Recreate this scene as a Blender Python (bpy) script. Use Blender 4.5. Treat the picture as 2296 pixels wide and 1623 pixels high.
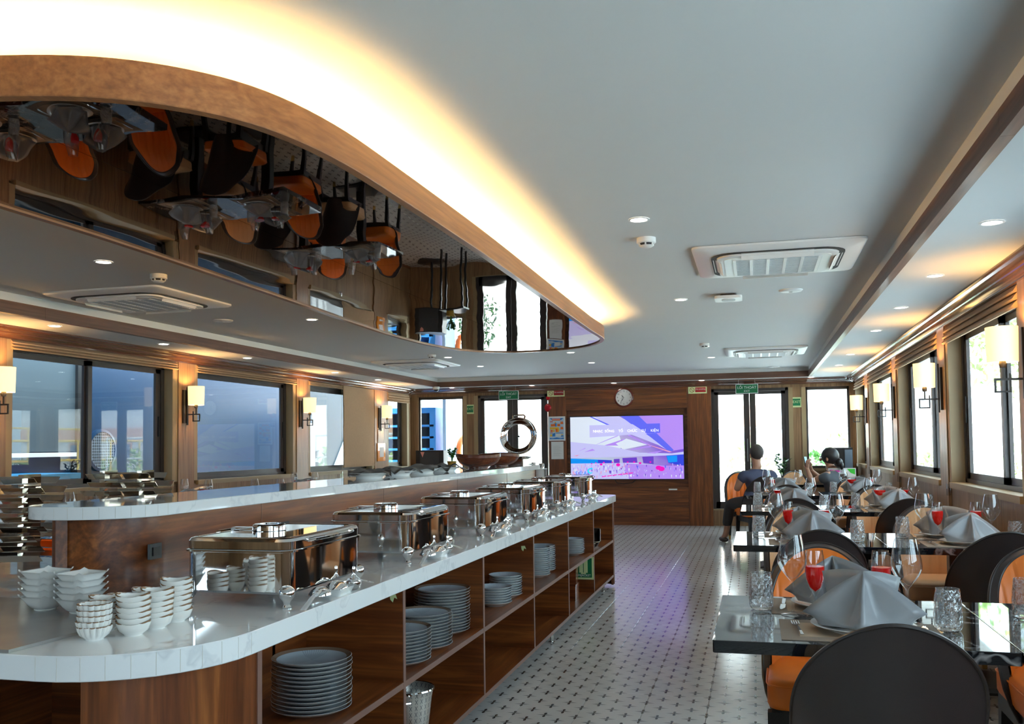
import bpy, bmesh, math, random
from mathutils import Vector, Matrix
random.seed(7)
R = math.radians
S = bpy.context.scene
COL = S.collection
for o in list(bpy.data.objects):
    bpy.data.objects.remove(o)

# ------------------------------------------------------------------ camera
EYE = 1.288
cam_d = bpy.data.cameras.new('camera')
cam = bpy.data.objects.new('camera', cam_d)
COL.objects.link(cam)
yaw, pitch, roll = -0.259983, 0.0440017, -0.0121118
fw = Vector((math.sin(yaw) * math.cos(pitch), math.cos(yaw) * math.cos(pitch), math.sin(pitch)))
rt = Vector((math.cos(yaw), -math.sin(yaw), 0))
up = rt.cross(fw)
rt2 = rt * math.cos(roll) + up * math.sin(roll)
up2 = -rt * math.sin(roll) + up * math.cos(roll)
mw = Matrix((rt2, up2, -fw)).transposed().to_4x4()
mw.translation = Vector((0, 0, EYE))
cam.matrix_world = mw
cam_d.sensor_fit = 'HORIZONTAL'
cam_d.sensor_width = 36.0
cam_d.lens = 2048.3 / 2296 * 36.0
cam_d.shift_y = (908.6 - 811.5) / 2296
cam_d.clip_start = 0.05
cam_d.clip_end = 400
S.camera = cam

# ------------------------------------------------------------------ world, sun, exposure
W = bpy.data.worlds.new('daylight')
S.world = W
W.use_nodes = True
bg = W.node_tree.nodes['Background']
bg.inputs[0].default_value = (0.66, 0.87, 1.0, 1)
bg.inputs[1].default_value = 6.0
sun_d = bpy.data.lights.new('sun', 'SUN')
sun_d.energy = 26.0
sun_d.angle = R(1.0)
sun_d.color = (1.0, 0.96, 0.88)
sun = bpy.data.objects.new('sun', sun_d)
sun.rotation_euler = (R(12), R(-32), 0)
COL.objects.link(sun)
S.view_settings.view_transform = 'Standard'
S.view_settings.look = 'None'
S.view_settings.exposure = 0.5
S.view_settings.gamma = 1.0
S.view_settings.use_curve_mapping = False
cy = S.cycles
cy.use_denoising = True
cy.max_bounces = 9
cy.diffuse_bounces = 4
cy.glossy_bounces = 5
cy.transmission_bounces = 6
cy.transparent_max_bounces = 24
cy.caustics_reflective = False
cy.caustics_refractive = False
cy.sample_clamp_indirect = 6.0
cy.blur_glossy = 0.5

# room limits
XL, XR, YB, YF = -5.68, 1.47, 14.60, -4.0
ZC, ZS = 2.406, 2.263
# window openings along both side walls: (y0, y1)
PIL_L = [(-2.1, -1.75), (0.45, 0.80), (2.98, 3.33), (5.51, 5.88), (8.09, 8.36), (10.57, 10.88), (13.04, 13.54)]
OPN_L = [(-1.75, 0.45), (0.80, 2.98), (3.33, 5.51), (5.88, 8.09), (8.36, 10.57), (10.88, 13.04), (13.54, 14.50)]
PIL_R = [(-2.1, -1.75), (0.45, 0.80), (2.90, 3.25), (5.36, 5.70), (7.80, 8.08), (10.36, 10.66), (12.88, 13.24)]
OPN_R = [(-1.75, 0.45), (0.80, 2.90), (3.25, 5.36), (5.70, 7.80), (8.08, 10.36), (10.66, 12.88), (13.24, 14.50)]
def portal(loc, rot, sx, sy):
    d = bpy.data.lights.new('window_portal', 'AREA')
    d.shape = 'RECTANGLE'; d.size = sx; d.size_y = sy; d.energy = 1
    d.cycles.is_portal = True
    o = bpy.data.objects.new('window_portal', d)
    o.location = loc; o.rotation_euler = rot
    COL.objects.link(o)
for (a, b) in OPN_R:
    portal((XR + .16, (a + b) / 2, 1.55), (0, R(90), 0), 1.2, b - a)
for (a, b) in OPN_L:
    portal((XL - .16, (a + b) / 2, 1.55), (0, R(-90), 0), 1.2, b - a)
for (a, b, z0, z1) in ((-5.55, -4.75, .9, 2.1), (-4.45, -3.32, .3, 2.1), (-.62, .48, .3, 2.1), (.77, 1.38, .9, 2.1)):
    portal(((a + b) / 2, YB + .22, (z0 + z1) / 2), (R(-90), 0, 0), b - a, z1 - z0)

# ------------------------------------------------------------------ text meshes (made first, while the scene is light)
_txt = {}
def text_mesh(s, size, align='CENTER', extrude=0.0008):
    k = (s, size, align)
    if k in _txt:
        return _txt[k]
    c = bpy.data.curves.new('lettering', 'FONT')
    c.body = s; c.size = size; c.align_x = align; c.align_y = 'CENTER'; c.extrude = extrude
    c.resolution_u = 3
    o = bpy.data.objects.new('lettering', c)
    COL.objects.link(o)
    dg = bpy.context.evaluated_depsgraph_get()
    me = bpy.data.meshes.new_from_object(o.evaluated_get(dg))
    bpy.data.objects.remove(o)
    bpy.data.curves.remove(c)
    _txt[k] = me
    return me

# ------------------------------------------------------------------ mesh helpers
class MB:
    def __init__(s):
        s.v = []; s.f = []; s.m = []
    def face(s, pts, m=0):
        n = len(s.v); s.v += [tuple(p) for p in pts]
        s.f.append(tuple(range(n, n + len(pts)))); s.m.append(m)
        return s
    def box(s, x0, x1, y0, y1, z0, z1, m=0):
        n = len(s.v)
        s.v += [(x0, y0, z0), (x1, y0, z0), (x1, y1, z0), (x0, y1, z0), (x0, y0, z1), (x1, y0, z1), (x1, y1, z1), (x0, y1, z1)]
        for q in ((0, 3, 2, 1), (4, 5, 6, 7), (0, 1, 5, 4), (1, 2, 6, 5), (2, 3, 7, 6), (3, 0, 4, 7)):
            s.f.append(tuple(n + i for i in q)); s.m.append(m)
        return s
    def loft(s, rings, cap=True, closed=True, m=0, loop=False):
        n = len(s.v); k = len(rings[0])
        for r in rings:
            s.v += [tuple(p) for p in r]
        L = len(rings)
        for i in range(L if loop else L - 1):
            a = n + i * k; b = n + ((i + 1) % L) * k
            for j in range(k if closed else k - 1):
                j2 = (j + 1) % k
                s.f.append((a + j, a + j2, b + j2, b + j)); s.m.append(m)
        if cap and not loop:
            s.f.append(tuple(n + j for j in reversed(range(k)))); s.m.append(m)
            s.f.append(tuple(n + (L - 1) * k + j for j in range(k))); s.m.append(m)
        return s
    def prism(s, poly, z0, z1, m=0):
        return s.loft([[(x, y, z0) for x, y in poly], [(x, y, z1) for x, y in poly]], m=m)
    def lathe(s, prof, n=20, c=(0, 0, 0), cap=False, m=0):
        rings = [[(c[0] + max(r, 1e-5) * math.cos(2 * math.pi * j / n), c[1] + max(r, 1e-5) * math.sin(2 * math.pi * j / n), c[2] + z) for j in range(n)] for r, z in prof]
        return s.loft(rings, cap=cap, m=m)
    def tube(s, path, r, n=8, closed=False, cap=True, m=0):
        P = [Vector(p) for p in path]; L = len(P)
        rr = r if isinstance(r, (list, tuple)) else [r] * L
        rings = []
        ref = None
        for i in range(L):
            if closed:
                t = P[(i + 1) % L] - P[(i - 1) % L]
            else:
                t = P[min(i + 1, L - 1)] - P[max(i - 1, 0)]
            t.normalize()
            if ref is None:
                ref = Vector((0, 0, 1)) if abs(t.z) < .9 else Vector((1, 0, 0))
            u = ref - t * ref.dot(t)
            if u.length < 1e-6:
                u = t.orthogonal()
            u.normalize(); w = t.cross(u); ref = u
            rings.append([P[i] + (u * math.cos(2 * math.pi * j / n) + w * math.sin(2 * math.pi * j / n)) * rr[i] for j in range(n)])
        return s.loft(rings, cap=cap and not closed, loop=closed, m=m)
    def sphere(s, c, r, n=12, k=8, sq=(1, 1, 1), m=0):
        rings = []
        for i in range(k + 1):
            a = -math.pi / 2 + math.pi * i / k
            q = max(math.cos(a), 1e-4)
            rings.append([(c[0] + sq[0] * r * q * math.cos(2 * math.pi * j / n), c[1] + sq[1] * r * q * math.sin(2 * math.pi * j / n), c[2] + sq[2] * r * math.sin(a)) for j in range(n)])
        return s.loft(rings, cap=False, m=m)
    def grid(s, fn, nu, nv, m=0):
        n = len(s.v)
        for i in range(nu + 1):
            for j in range(nv + 1):
                s.v.append(tuple(fn(i / nu, j / nv)))
        for i in range(nu):
            for j in range(nv):
                a = n + i * (nv + 1) + j
                s.f.append((a, a + nv + 1, a + nv + 2, a + 1)); s.m.append(m)
        return s
    def xf(s, mat):
        s.v = [tuple(mat @ Vector(p)) for p in s.v]
        return s
    def mesh(s, name, mats, smooth=False):
        me = bpy.data.meshes.new(name)
        me.from_pydata(s.v, [], s.f)
        if not isinstance(mats, (list, tuple)):
            mats = [mats]
        for q in mats:
            me.materials.append(q)
        if len(mats) > 1:
            me.polygons.foreach_set('material_index', s.m)
        if smooth:
            me.polygons.foreach_set('use_smooth', [True] * len(me.polygons))
            if smooth != 'all':
                me.set_sharp_from_angle(angle=R(smooth if isinstance(smooth, (int, float)) and smooth is not True else 40))
        me.update()
        return me
    def build(s, name, mats, parent=None, loc=(0, 0, 0), rot=None, smooth=False):
        return link(name, s.mesh(name, mats, smooth), parent, loc, rot)

def link(name, me, parent=None, loc=(0, 0, 0), rot=None):
    o = bpy.data.objects.new(name, me)
    COL.objects.link(o)
    o.location = loc
    if rot is not None:
        o.rotation_euler = rot if isinstance(rot, (tuple, list)) else (0, 0, rot)
    if parent is not None:
        o.parent = parent
    return o
def tag(o, label, cat, group=None, kind=None):
    if label: o['label'] = label
    if cat: o['category'] = cat
    if group: o['group'] = group
    if kind: o['kind'] = kind
    return o
def thing(name, label, cat, loc=(0, 0, 0), rot=0, group=None, kind=None):
    o = bpy.data.objects.new(name, None)
    o.empty_display_size = .05
    COL.objects.link(o)
    o.location = loc
    o.rotation_euler = rot if isinstance(rot, (tuple, list)) else (0, 0, rot)
    return tag(o, label, cat, group, kind)
def struct(name, label, loc=(0, 0, 0)):
    return thing(name, label, name.split('_')[0], loc, kind='structure')
def kids(o):
    return KIDS.get(o.name, [])
def copy_tree(o, loc=None, rot=None, parent=None):
    c = o.copy(); COL.objects.link(c)
    if parent is not None: c.parent = parent
    if loc is not None: c.location = loc
    if rot is not None: c.rotation_euler = rot if isinstance(rot, (tuple, list)) else (0, 0, rot)
    for ch in list(o.children):
        copy_tree(ch, parent=c)
    return c
def rrect(x0, x1, y0, y1, r, n=5):
    if not isinstance(r, (tuple, list)): r = (r,) * 4
    out = []
    for (cx, cy_, a0, q) in ((x1 - r[0], y1 - r[0], 0, r[0]), (x0 + r[1], y1 - r[1], 90, r[1]), (x0 + r[2], y0 + r[2], 180, r[2]), (x1 - r[3], y0 + r[3], 270, r[3])):
        for i in range(n + 1):
            a = R(a0 + 90 * i / n)
            out.append((cx + q * math.cos(a), cy_ + q * math.sin(a)))
    return out
def offset_poly(poly, d):
    out = []; L = len(poly)
    for i in range(L):
        p0, p1, p2 = Vector(poly[i - 1]), Vector(poly[i]), Vector(poly[(i + 1) % L])
        a = (p1 - p0); b = (p2 - p1)
        if a.length < 1e-7: a = b
        if b.length < 1e-7: b = a
        a.normalize(); b.normalize()
        na = Vector((-a.y, a.x)); nb = Vector((-b.y, b.x))
        q = na + nb
        if q.length < 1e-6: q = na.copy()
        q.normalize()
        k = max(q.dot(na), .35)
        out.append(tuple(p1 + q * (d / k)))
    return out
def smooth_closed(pts, n):
    out = []; L = len(pts)
    for i in range(L):
        p = [Vector(pts[(i + k - 1) % L]) for k in range(4)]
        for j in range(n):
            t = j / n
            out.append(tuple(.5 * (2 * p[1] + (p[2] - p[0]) * t + (2 * p[0] - 5 * p[1] + 4 * p[2] - p[3]) * t * t + (3 * p[1] - p[0] - 3 * p[2] + p[3]) * t ** 3)))
    return out
# ------------------------------------------------------------------ materials
class NT:
    def __init__(s, name):
        s.mat = bpy.data.materials.new(name); s.mat.use_nodes = True
        s.t = s.mat.node_tree; s.p = s.t.nodes['Principled BSDF']
        s.out = s.t.nodes['Material Output']
    def n(s, typ, **kw):
        q = s.t.nodes.new(typ)
        for k, v in kw.items():
            setattr(q, k, v)
        return q
    def L(s, a, b):
        s.t.links.new(a, b)
    def val(s, x, sock):
        if hasattr(x, 'is_linked') or hasattr(x, 'links'):
            s.L(x, sock)
        else:
            sock.default_value = x
    def math(s, op, a, b=None, c=None, clamp=False):
        q = s.n('ShaderNodeMath', operation=op); q.use_clamp = clamp
        s.val(a, q.inputs[0])
        if b is not None: s.val(b, q.inputs[1])
        if c is not None: s.val(c, q.inputs[2])
        return q.outputs[0]
    def mix(s, f, a, b):
        q = s.n('ShaderNodeMix', data_type='RGBA')
        s.val(f, q.inputs[0])
        for x, i in ((a, 6), (b, 7)):
            if isinstance(x, tuple): q.inputs[i].default_value = (*x, 1)
            else: s.L(x, q.inputs[i])
        return q.outputs[2]
    def coords(s, kind='Object'):
        return s.n('ShaderNodeTexCoord').outputs[kind]
    def pos(s):
        return s.n('ShaderNodeNewGeometry').outputs['Position']
    def mapping(s, v, scale=(1, 1, 1), rot=(0, 0, 0), loc=(0, 0, 0)):
        q = s.n('ShaderNodeMapping'); s.L(v, q.inputs[0])
        q.inputs['Scale'].default_value = scale; q.inputs['Rotation'].default_value = rot; q.inputs['Location'].default_value = loc
        return q.outputs[0]
    def noise(s, v, scale=5, detail=3, rough=.5, dist=0, col=False):
        q = s.n('ShaderNodeTexNoise'); s.L(v, q.inputs['Vector'])
        q.inputs['Scale'].default_value = scale; q.inputs['Detail'].default_value = detail
        q.inputs['Roughness'].default_value = rough; q.inputs['Distortion'].default_value = dist
        return q.outputs[1 if col else 0]
    def ramp(s, f, stops):
        q = s.n('ShaderNodeValToRGB'); s.L(f, q.inputs[0])
        e = q.color_ramp.elements
        while len(e) < len(stops): e.new(.5)
        for i, (p, c) in enumerate(stops):
            e[i].position = p; e[i].color = (*c, 1) if len(c) == 3 else c
        return q.outputs[0]
    def bump(s, h, strength=.2, dist=.01):
        q = s.n('ShaderNodeBump'); s.L(h, q.inputs['Height'])
        q.inputs['Strength'].default_value = strength; q.inputs['Distance'].default_value = dist
        s.L(q.outputs[0], s.p.inputs['Normal'])
        return q
    def base(s, c):
        if isinstance(c, tuple): s.p.inputs['Base Color'].default_value = (*c, 1)
        else: s.L(c, s.p.inputs['Base Color'])
    def set(s, rough=.5, metal=0, spec=.5, coat=0, coat_r=.05):
        s.p.inputs['Roughness'].default_value = rough; s.p.inputs['Metallic'].default_value = metal
        s.p.inputs['Specular IOR Level'].default_value = spec
        s.p.inputs['Coat Weight'].default_value = coat; s.p.inputs['Coat Roughness'].default_value = coat_r
        return s
def plain(name, c, rough=.5, metal=0, spec=.5, var=.06, scale=8, coat=0):
    t = NT(name)
    if var:
        f = t.noise(t.coords(), scale, 3)
        t.base(t.mix(f, tuple(x * (1 - var) for x in c), tuple(min(1, x * (1 + var)) for x in c)))
    else:
        t.base(c)
    t.set(rough, metal, spec, coat)
    return t.mat
def emit(name, c, strength, diffuse=True):
    t = NT(name)
    t.base(tuple(x * .6 for x in c))
    t.p.inputs['Emission Color'].default_value = (*c, 1)
    t.p.inputs['Emission Strength'].default_value = strength
    return t.mat
def wood(name, dark, mid, light, axis=0, scale=1.0, rough=.35, coat=.15, fine=1.0):
    # grain runs along the chosen axis (0 x, 1 y, 2 z), in world space
    t = NT(name)
    sc = [9 * scale] * 3; sc[axis] = .55 * scale
    v = t.mapping(t.pos(), scale=tuple(sc))
    f = t.noise(v, 1.6, 6, .62, 1.2)
    sc2 = [70 * scale] * 3; sc2[axis] = 2.2 * scale
    g = t.noise(t.mapping(t.pos(), scale=tuple(sc2)), 1.0, 2, .5)
    c = t.ramp(f, [(.28, dark), (.5, mid), (.74, light)])
    c2 = t.mix(t.math('MULTIPLY', t.math('SUBTRACT', g, .35, clamp=True), 1.5 * fine, clamp=True), c, tuple(x * .55 for x in dark))
    t.base(c2)
    t.set(rough, 0, .5, coat, .12)
    t.bump(g, .05, .002)
    return t.mat
WAL = ((.080, .017, .004), (.195, .052, .011), (.40, .128, .028))
TAN = ((.20, .100, .042), (.31, .170, .078), (.40, .235, .115))
m_wal_x = wood('walnut_wood', *WAL, axis=0)
m_wal_y = wood('walnut_wood', *WAL, axis=1)
m_wal_z = wood('walnut_wood', *WAL, axis=2)
m_trim = wood('brown_trim_wood', (.105, .042, .024), (.16, .068, .040), (.22, .10, .06), axis=1, rough=.42)
m_trim_x = wood('brown_trim_wood', (.105, .042, .024), (.16, .068, .040), (.22, .10, .06), axis=0, rough=.42)
m_crown = wood('crown_wood', (.09, .035, .02), (.14, .058, .035), (.2, .09, .06), axis=1, rough=.14, coat=.6)
m_tan = wood('tan_wall_wood', *TAN, axis=2, rough=.45)
m_rim = wood('rim_wood', (.22, .075, .022), (.33, .125, .038), (.43, .18, .06), axis=1, rough=.4)
m_case = plain('beige_casing', (.34, .24, .125), .5)
m_shelf_edge = plain('brown_edge_banding', (.20, .105, .08), .45)
m_ceil = plain('white_ceiling_paint', (.64, .65, .65), .7, var=.02, scale=2)
m_white = plain('white_plastic', (.82, .82, .81), .35, var=.02)
m_grill = plain('grey_grille', (.55, .58, .60), .5, var=.04)
m_dark_slot = plain('dark_recess', (.02, .02, .022), .6)
m_frame = plain('dark_bronze_aluminium', (.055, .046, .044), .35, metal=.3)
m_blind = plain('tan_roman_blind_cloth', (.44, .28, .16), .85, var=.1, scale=40)
m_chrome = NT('polished_steel'); m_chrome.base((.86, .86, .87)); m_chrome.set(.045, 1); m_chrome = m_chrome.mat
m_steel = NT('brushed_steel'); m_steel.base((.72, .71, .69)); m_steel.set(.16, 1); m_steel = m_steel.mat
m_brass = NT('brass'); m_brass.base((.72, .47, .14)); m_brass.set(.2, 1); m_brass = m_brass.mat
m_black = plain('black_plastic', (.014, .014, .016), .35, var=.1)
m_blackwood = plain('black_lacquer', (.013, .012, .012), .3, var=.1)
m_porc = plain('white_porcelain', (.83, .82, .79), .12, var=.02, coat=.4)
m_paper = plain('white_paper', (.78, .77, .75), .8, var=.03)
m_ink = plain('black_ink', (.02, .02, .02), .7, var=0)
def leather(name, c, rough=.42):
    t = NT(name)
    f = t.noise(t.coords(), 6, 2)
    t.base(t.mix(f, tuple(x * .9 for x in c), tuple(min(1, x * 1.1) for x in c)))
    t.set(rough, 0, .45)
    v = t.n('ShaderNodeTexVoronoi'); t.L(t.coords(), v.inputs['Vector']); v.inputs['Scale'].default_value = 350
    t.bump(v.outputs['Distance'], .12, .001)
    return t.mat
m_lea_dark = leather('dark_brown_leather', (.032, .022, .021), .33)
m_lea_or = leather('orange_leather', (.80, .185, .012))
m_lea_tan = leather('tan_leather', (.70, .40, .20))
m_piping = plain('dark_piping', (.022, .015, .014), .4)
# marble counter
def marble(name, basec, vein, rough, sharp=(.49, .505, .52), sc=1.4):
    t = NT(name)
    v = t.pos()
    d = t.noise(v, 2.2, 4, .6, col=True)
    q = t.n('ShaderNodeVectorMath', operation='ADD'); t.L(v, q.inputs[0])
    q2 = t.n('ShaderNodeVectorMath', operation='SCALE'); t.L(d, q2.inputs[0]); q2.inputs['Scale'].default_value = .9
    t.L(q2.outputs[0], q.inputs[1])
    f = t.noise(q.outputs[0], sc, 5, .55)
    w = t.math('ABSOLUTE', t.math('SUBTRACT', f, .5))
    k = t.math('SUBTRACT', 1, t.math('MULTIPLY', w, 1 / sharp), clamp=True) if not isinstance(sharp, tuple) else t.math('SUBTRACT', 1, t.math('MULTIPLY', w, 55), clamp=True)
    g = t.math('MULTIPLY', k, t.noise(v, 3.0, 2))
    t.base(t.mix(g, basec, vein))
    t.set(rough, 0, .5, .3, .03)
    return t.mat
m_marble = marble('white_marble', (.84, .84, .84), (.60, .61, .63), .055)
m_blackmarble = marble('black_marble_gloss', (.006, .007, .010), (.55, .52, .52), .025)
# floor tiles
def floor_mat():
    t = NT('patterned_cement_tile')
    sp = t.n('ShaderNodeSeparateXYZ'); t.L(t.pos(), sp.inputs[0])
    px = t.math('DIVIDE', t.math('ADD', sp.outputs[0], 1.155), .15)
    py = t.math('DIVIDE', t.math('SUBTRACT', sp.outputs[1], 4.163), .1535)
    masks = []
    for o in (.5, 0):
        lx = t.math('MULTIPLY', t.math('SUBTRACT', t.math('FRACT', t.math('ADD', px, o + 100)), .5), .15)
        ly = t.math('MULTIPLY', t.math('SUBTRACT', t.math('FRACT', t.math('ADD', py, o + 100)), .5), .1535)
        ax = t.math('ABSOLUTE', lx); ay = t.math('ABSOLUTE', ly)
        ex = t.math('POWER', t.math('DIVIDE', ax, .0068), 2.0)
        ey = t.math('POWER', t.math('DIVIDE', t.math('SUBTRACT', ay, .021), .0135), 2.0)
        dot = t.math('LESS_THAN', t.math('ADD', ex, ey), 1.0)
        neck = t.math('MULTIPLY', t.math('LESS_THAN', ax, .0028), t.math('LESS_THAN', ay, .015))
        bar = t.math('LESS_THAN', t.math('ADD', t.math('DIVIDE', ax, .042), t.math('DIVIDE', ay, .0062)), 1.0)
        masks.append(t.math('MAXIMUM', t.math('MAXIMUM', dot, neck), t.math('MULTIPLY', bar, .8)))
    m = t.math('MAXIMUM', masks[0], masks[1])
    # faint diagonal lines
    dg = []
    for sgn in (1, -1):
        q = t.math('FRACT', t.math('ADD', t.math('ADD', px, t.math('MULTIPLY', py, sgn)), 100.5))
        dg.append(t.math('LESS_THAN', t.math('ABSOLUTE', t.math('SUBTRACT', q, .5)), .008))
    dl = t.math('MULTIPLY', t.math('MAXIMUM', dg[0], dg[1]), .13)
    n = t.noise(t.pos(), 3, 3)
    basec = t.mix(n, (.56, .55, .53), (.66, .65, .63))
    t.base(t.mix(t.math('MAXIMUM', m, dl), basec, (.035, .035, .038)))
    t.set(.17, 0, .5)
    return t.mat
m_tile = floor_mat()
m_grout = plain('beige_grout', (.36, .31, .25), .8)
# thin clear glass (pane): straight-through with a Fresnel reflection
def thin_glass(name, tint=(1, 1, 1), ior=1.5, rough=0.0, bump=0, bscale=60, boost=1.0):
    t = NT(name)
    tr = t.n('ShaderNodeBsdfTransparent'); tr.inputs[0].default_value = (*tint, 1)
    gl = t.n('ShaderNodeBsdfGlossy'); gl.inputs['Roughness'].default_value = rough
    ge = t.n('ShaderNodeNewGeometry')
    mx = t.n('ShaderNodeMixShader')
    f0 = ((ior - 1) / (ior + 1)) ** 2
    nrm = ge.outputs['Normal']
    b = None
    if bump:
        b = t.n('ShaderNodeBump'); b.inputs['Strength'].default_value = bump; b.inputs['Distance'].default_value = .004
        h = t.noise(t.mapping(t.coords(), scale=(1, 1, .6)), bscale, 2, .5, 2.5)
        t.L(h, b.inputs['Height']); nrm = b.outputs[0]; t.L(nrm, gl.inputs['Normal'])
    dt = t.n('ShaderNodeVectorMath', operation='DOT_PRODUCT'); t.L(ge.outputs['Incoming'], dt.inputs[0]); t.L(nrm, dt.inputs[1])
    c = t.math('SUBTRACT', 1, t.math('ABSOLUTE', dt.outputs['Value']), clamp=True)
    f = t.math('MULTIPLY', t.math('ADD', f0, t.math('MULTIPLY', t.math('POWER', c, 5.0), 1 - f0)), boost, clamp=True)
    t.L(f, mx.inputs[0]); t.L(tr.outputs[0], mx.inputs[1]); t.L(gl.outputs[0], mx.inputs[2])
    t.L(mx.outputs[0], t.out.inputs['Surface'])
    return t.mat
m_pane = thin_glass('window_glass', (.97, .985, .985), 1.5, boost=.6)
m_glass = thin_glass('clear_drinking_glass', (.97, .975, .98), 1.5, boost=1.5)
m_cut = thin_glass('cut_crystal', (.95, .955, .96), 1.7, .03, bump=1.0, bscale=55, boost=3.2)
m_acryl = thin_glass('clear_acrylic', (.85, .87, .88), 1.5, boost=1.5)
def drink_mat():
    t = NT('red_drink')
    t.base((.95, .020, .016)); t.set(.15)
    tl = t.n('ShaderNodeBsdfTranslucent'); tl.inputs[0].default_value = (1, .03, .02, 1)
    mx = t.n('ShaderNodeMixShader'); mx.inputs[0].default_value = .45
    t.L(t.p.outputs[0], mx.inputs[1]); t.L(tl.outputs[0], mx.inputs[2]); t.L(mx.outputs[0], t.out.inputs['Surface'])
    return t.mat
m_red = drink_mat()
m_napkin = NT('grey_satin_cloth')
_f = m_napkin.noise(m_napkin.coords(), 14, 3)
m_napkin.base(m_napkin.mix(_f, (.19, .195, .21), (.28, .285, .30))); m_napkin.set(.36, 0, .5); m_napkin.p.inputs['Sheen Weight'].default_value = .3
m_napkin = m_napkin.mat
def weave(name, a, b):
    t = NT(name)
    q = t.n('ShaderNodeTexChecker'); t.L(t.coords(), q.inputs[0]); q.inputs['Scale'].default_value = 520
    q.inputs[1].default_value = (*a, 1); q.inputs[2].default_value = (*b, 1)
    t.base(q.outputs[0]); t.set(.8)
    return t.mat
m_mat_out = weave('woven_placemat_border', (.20, .16, .125), (.26, .21, .17))
m_mat_in = weave('woven_placemat_centre', (.36, .27, .19), (.44, .34, .25))
# stoneware plate: pale blue grey with brown rim and radial strokes
def plate_mat():
    t = NT('blue_grey_stoneware')
    sp = t.n('ShaderNodeSeparateXYZ'); t.L(t.coords(), sp.inputs[0])
    r = t.math('SQRT', t.math('ADD', t.math('POWER', sp.outputs[0], 2.0), t.math('POWER', sp.outputs[1], 2.0)))
    a = t.math('ARCTAN2', sp.outputs[1], sp.outputs[0])
    ray = t.math('GREATER_THAN', t.math('SINE', t.math('MULTIPLY', a, 90)), .55)
    ray = t.math('MULTIPLY', ray, t.math('GREATER_THAN', t.math('SINE', t.math('MULTIPLY', a, 3)), .3))
    rim = t.math('MULTIPLY', t.math('GREATER_THAN', r, .113), t.math('LESS_THAN', r, .1285))
    topf = t.math('GREATER_THAN', t.n('ShaderNodeNewGeometry').outputs['Normal'], .2)
    nz = t.n('ShaderNodeSeparateXYZ'); t.L(t.n('ShaderNodeNewGeometry').outputs['Normal'], nz.inputs[0])
    upf = t.math('GREATER_THAN', nz.outputs[2], .15)
    c = t.mix(t.math('MULTIPLY', ray, .5), (.42, .47, .52), (.18, .20, .23))
    c = t.mix(t.math('MULTIPLY', rim, upf), c, (.20, .13, .09))
    c = t.mix(upf, (.78, .78, .76), c)
    t.base(c); t.set(.18, 0, .5, .3)
    return t.mat
m_stone = plate_mat()
def saucer_mat():
    t = NT('white_glaze_brown_rim')
    sp = t.n('ShaderNodeSeparateXYZ'); t.L(t.coords(), sp.inputs[0])
    n = t.noise(t.coords(), 60, 2)
    f = t.math('GREATER_THAN', t.math('ADD', sp.outputs[2], t.math('MULTIPLY', n, .006)), .0348)
    t.base(t.mix(f, (.82, .80, .76), (.22, .11, .05))); t.set(.15, 0, .5, .3)
    return t.mat
m_saucer = saucer_mat()
m_bowlwood = wood('red_brown_bowl_wood', (.10, .018, .006), (.19, .045, .014), (.27, .075, .022), axis=0, scale=1.2, rough=.22, coat=.4)
# bronze mirror of the hanging panel, slightly wavy
def mirror_mat():
    t = NT('bronze_mirror')
    t.base((.21, .13, .082)); t.set(.012, 1)
    v = t.mapping(t.pos(), scale=(2.6, 1.1, 1))
    t.bump(t.noise(v, 1.3, 1, .5), .16, .012)
    return t.mat
m_mirror = mirror_mat()
m_led = emit('warm_led', (1.0, .60, .20), 120.0)
m_down = emit('downlight_lens', (1.0, .95, .86), 14.0)
def shade_mat():
    t = NT('lit_lamp_shade')
    sp = t.n('ShaderNodeSeparateXYZ'); t.L(t.coords('Generated'), sp.inputs[0])
    t.base((.8, .75, .6))
    t.p.inputs['Emission Color'].default_value = (1.0, .66, .25, 1)
    t.p.inputs['Emission Strength'].default_value = 1.25
    t.set(.8)
    return t.mat
m_shade = shade_mat()
m_iron = plain('black_iron', (.018, .015, .014), .4, metal=.3)
m_green = plain('green_sign', (.0, .16, .055), .4, var=0)
m_glow = plain('pale_luminous_plastic', (.62, .72, .36), .5, var=.02)
m_redsign = plain('red_sign', (.33, .012, .012), .4, var=0)
m_leaf = plain('green_leaf', (.045, .19, .02), .35, var=.3, scale=30)
m_leaf2 = plain('dark_green_leaf', (.015, .075, .012), .3, var=.3, scale=30)
# ------------------------------------------------------------------ floor
floor = struct('floor', 'white floor tiles with small black motifs and beige joints')
MB().box(XL - .1, XR + .1, YF - .1, YB + .1, -.10, -.004).build('grout_bed', m_grout, floor)
TW, TH, GAP = .30, .614, .0011
tx0, ty0 = -1.155 - 16 * TW, 4.163 - 14 * TH
def tile_mesh():
    b = MB(); g = GAP; e = .0012
    b.loft([[(g, g, -.004), (TW - g, g, -.004), (TW - g, TH - g, -.004), (g, TH - g, -.004)],
            [(g, g, -.0008), (TW - g, g, -.0008), (TW - g, TH - g, -.0008), (g, TH - g, -.0008)],
            [(g + e, g + e, 0), (TW - g - e, g + e, 0), (TW - g - e, TH - g - e, 0), (g + e, TH - g - e, 0)]])
    return b
tm = tile_mesh().mesh('tile', m_tile)
rest = MB(); ntile = 0
for i in range(26):
    for j in range(34):
        x, y = tx0 + i * TW, ty0 + j * TH
        if x + TW < XL - .05 or x > XR + .05 or y + TH < YF or y > YB + .05:
            continue
        if x > -1.36 and y > 3.2:
            link('tile', tm, floor, (x, y, 0)); ntile += 1
        else:
            n = len(rest.v); q = tile_mesh()
            rest.v += [(a + x, b + y, c) for a, b, c in q.v]
            rest.f += [tuple(n + k for k in f) for f in q.f]; rest.m += q.m
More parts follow.
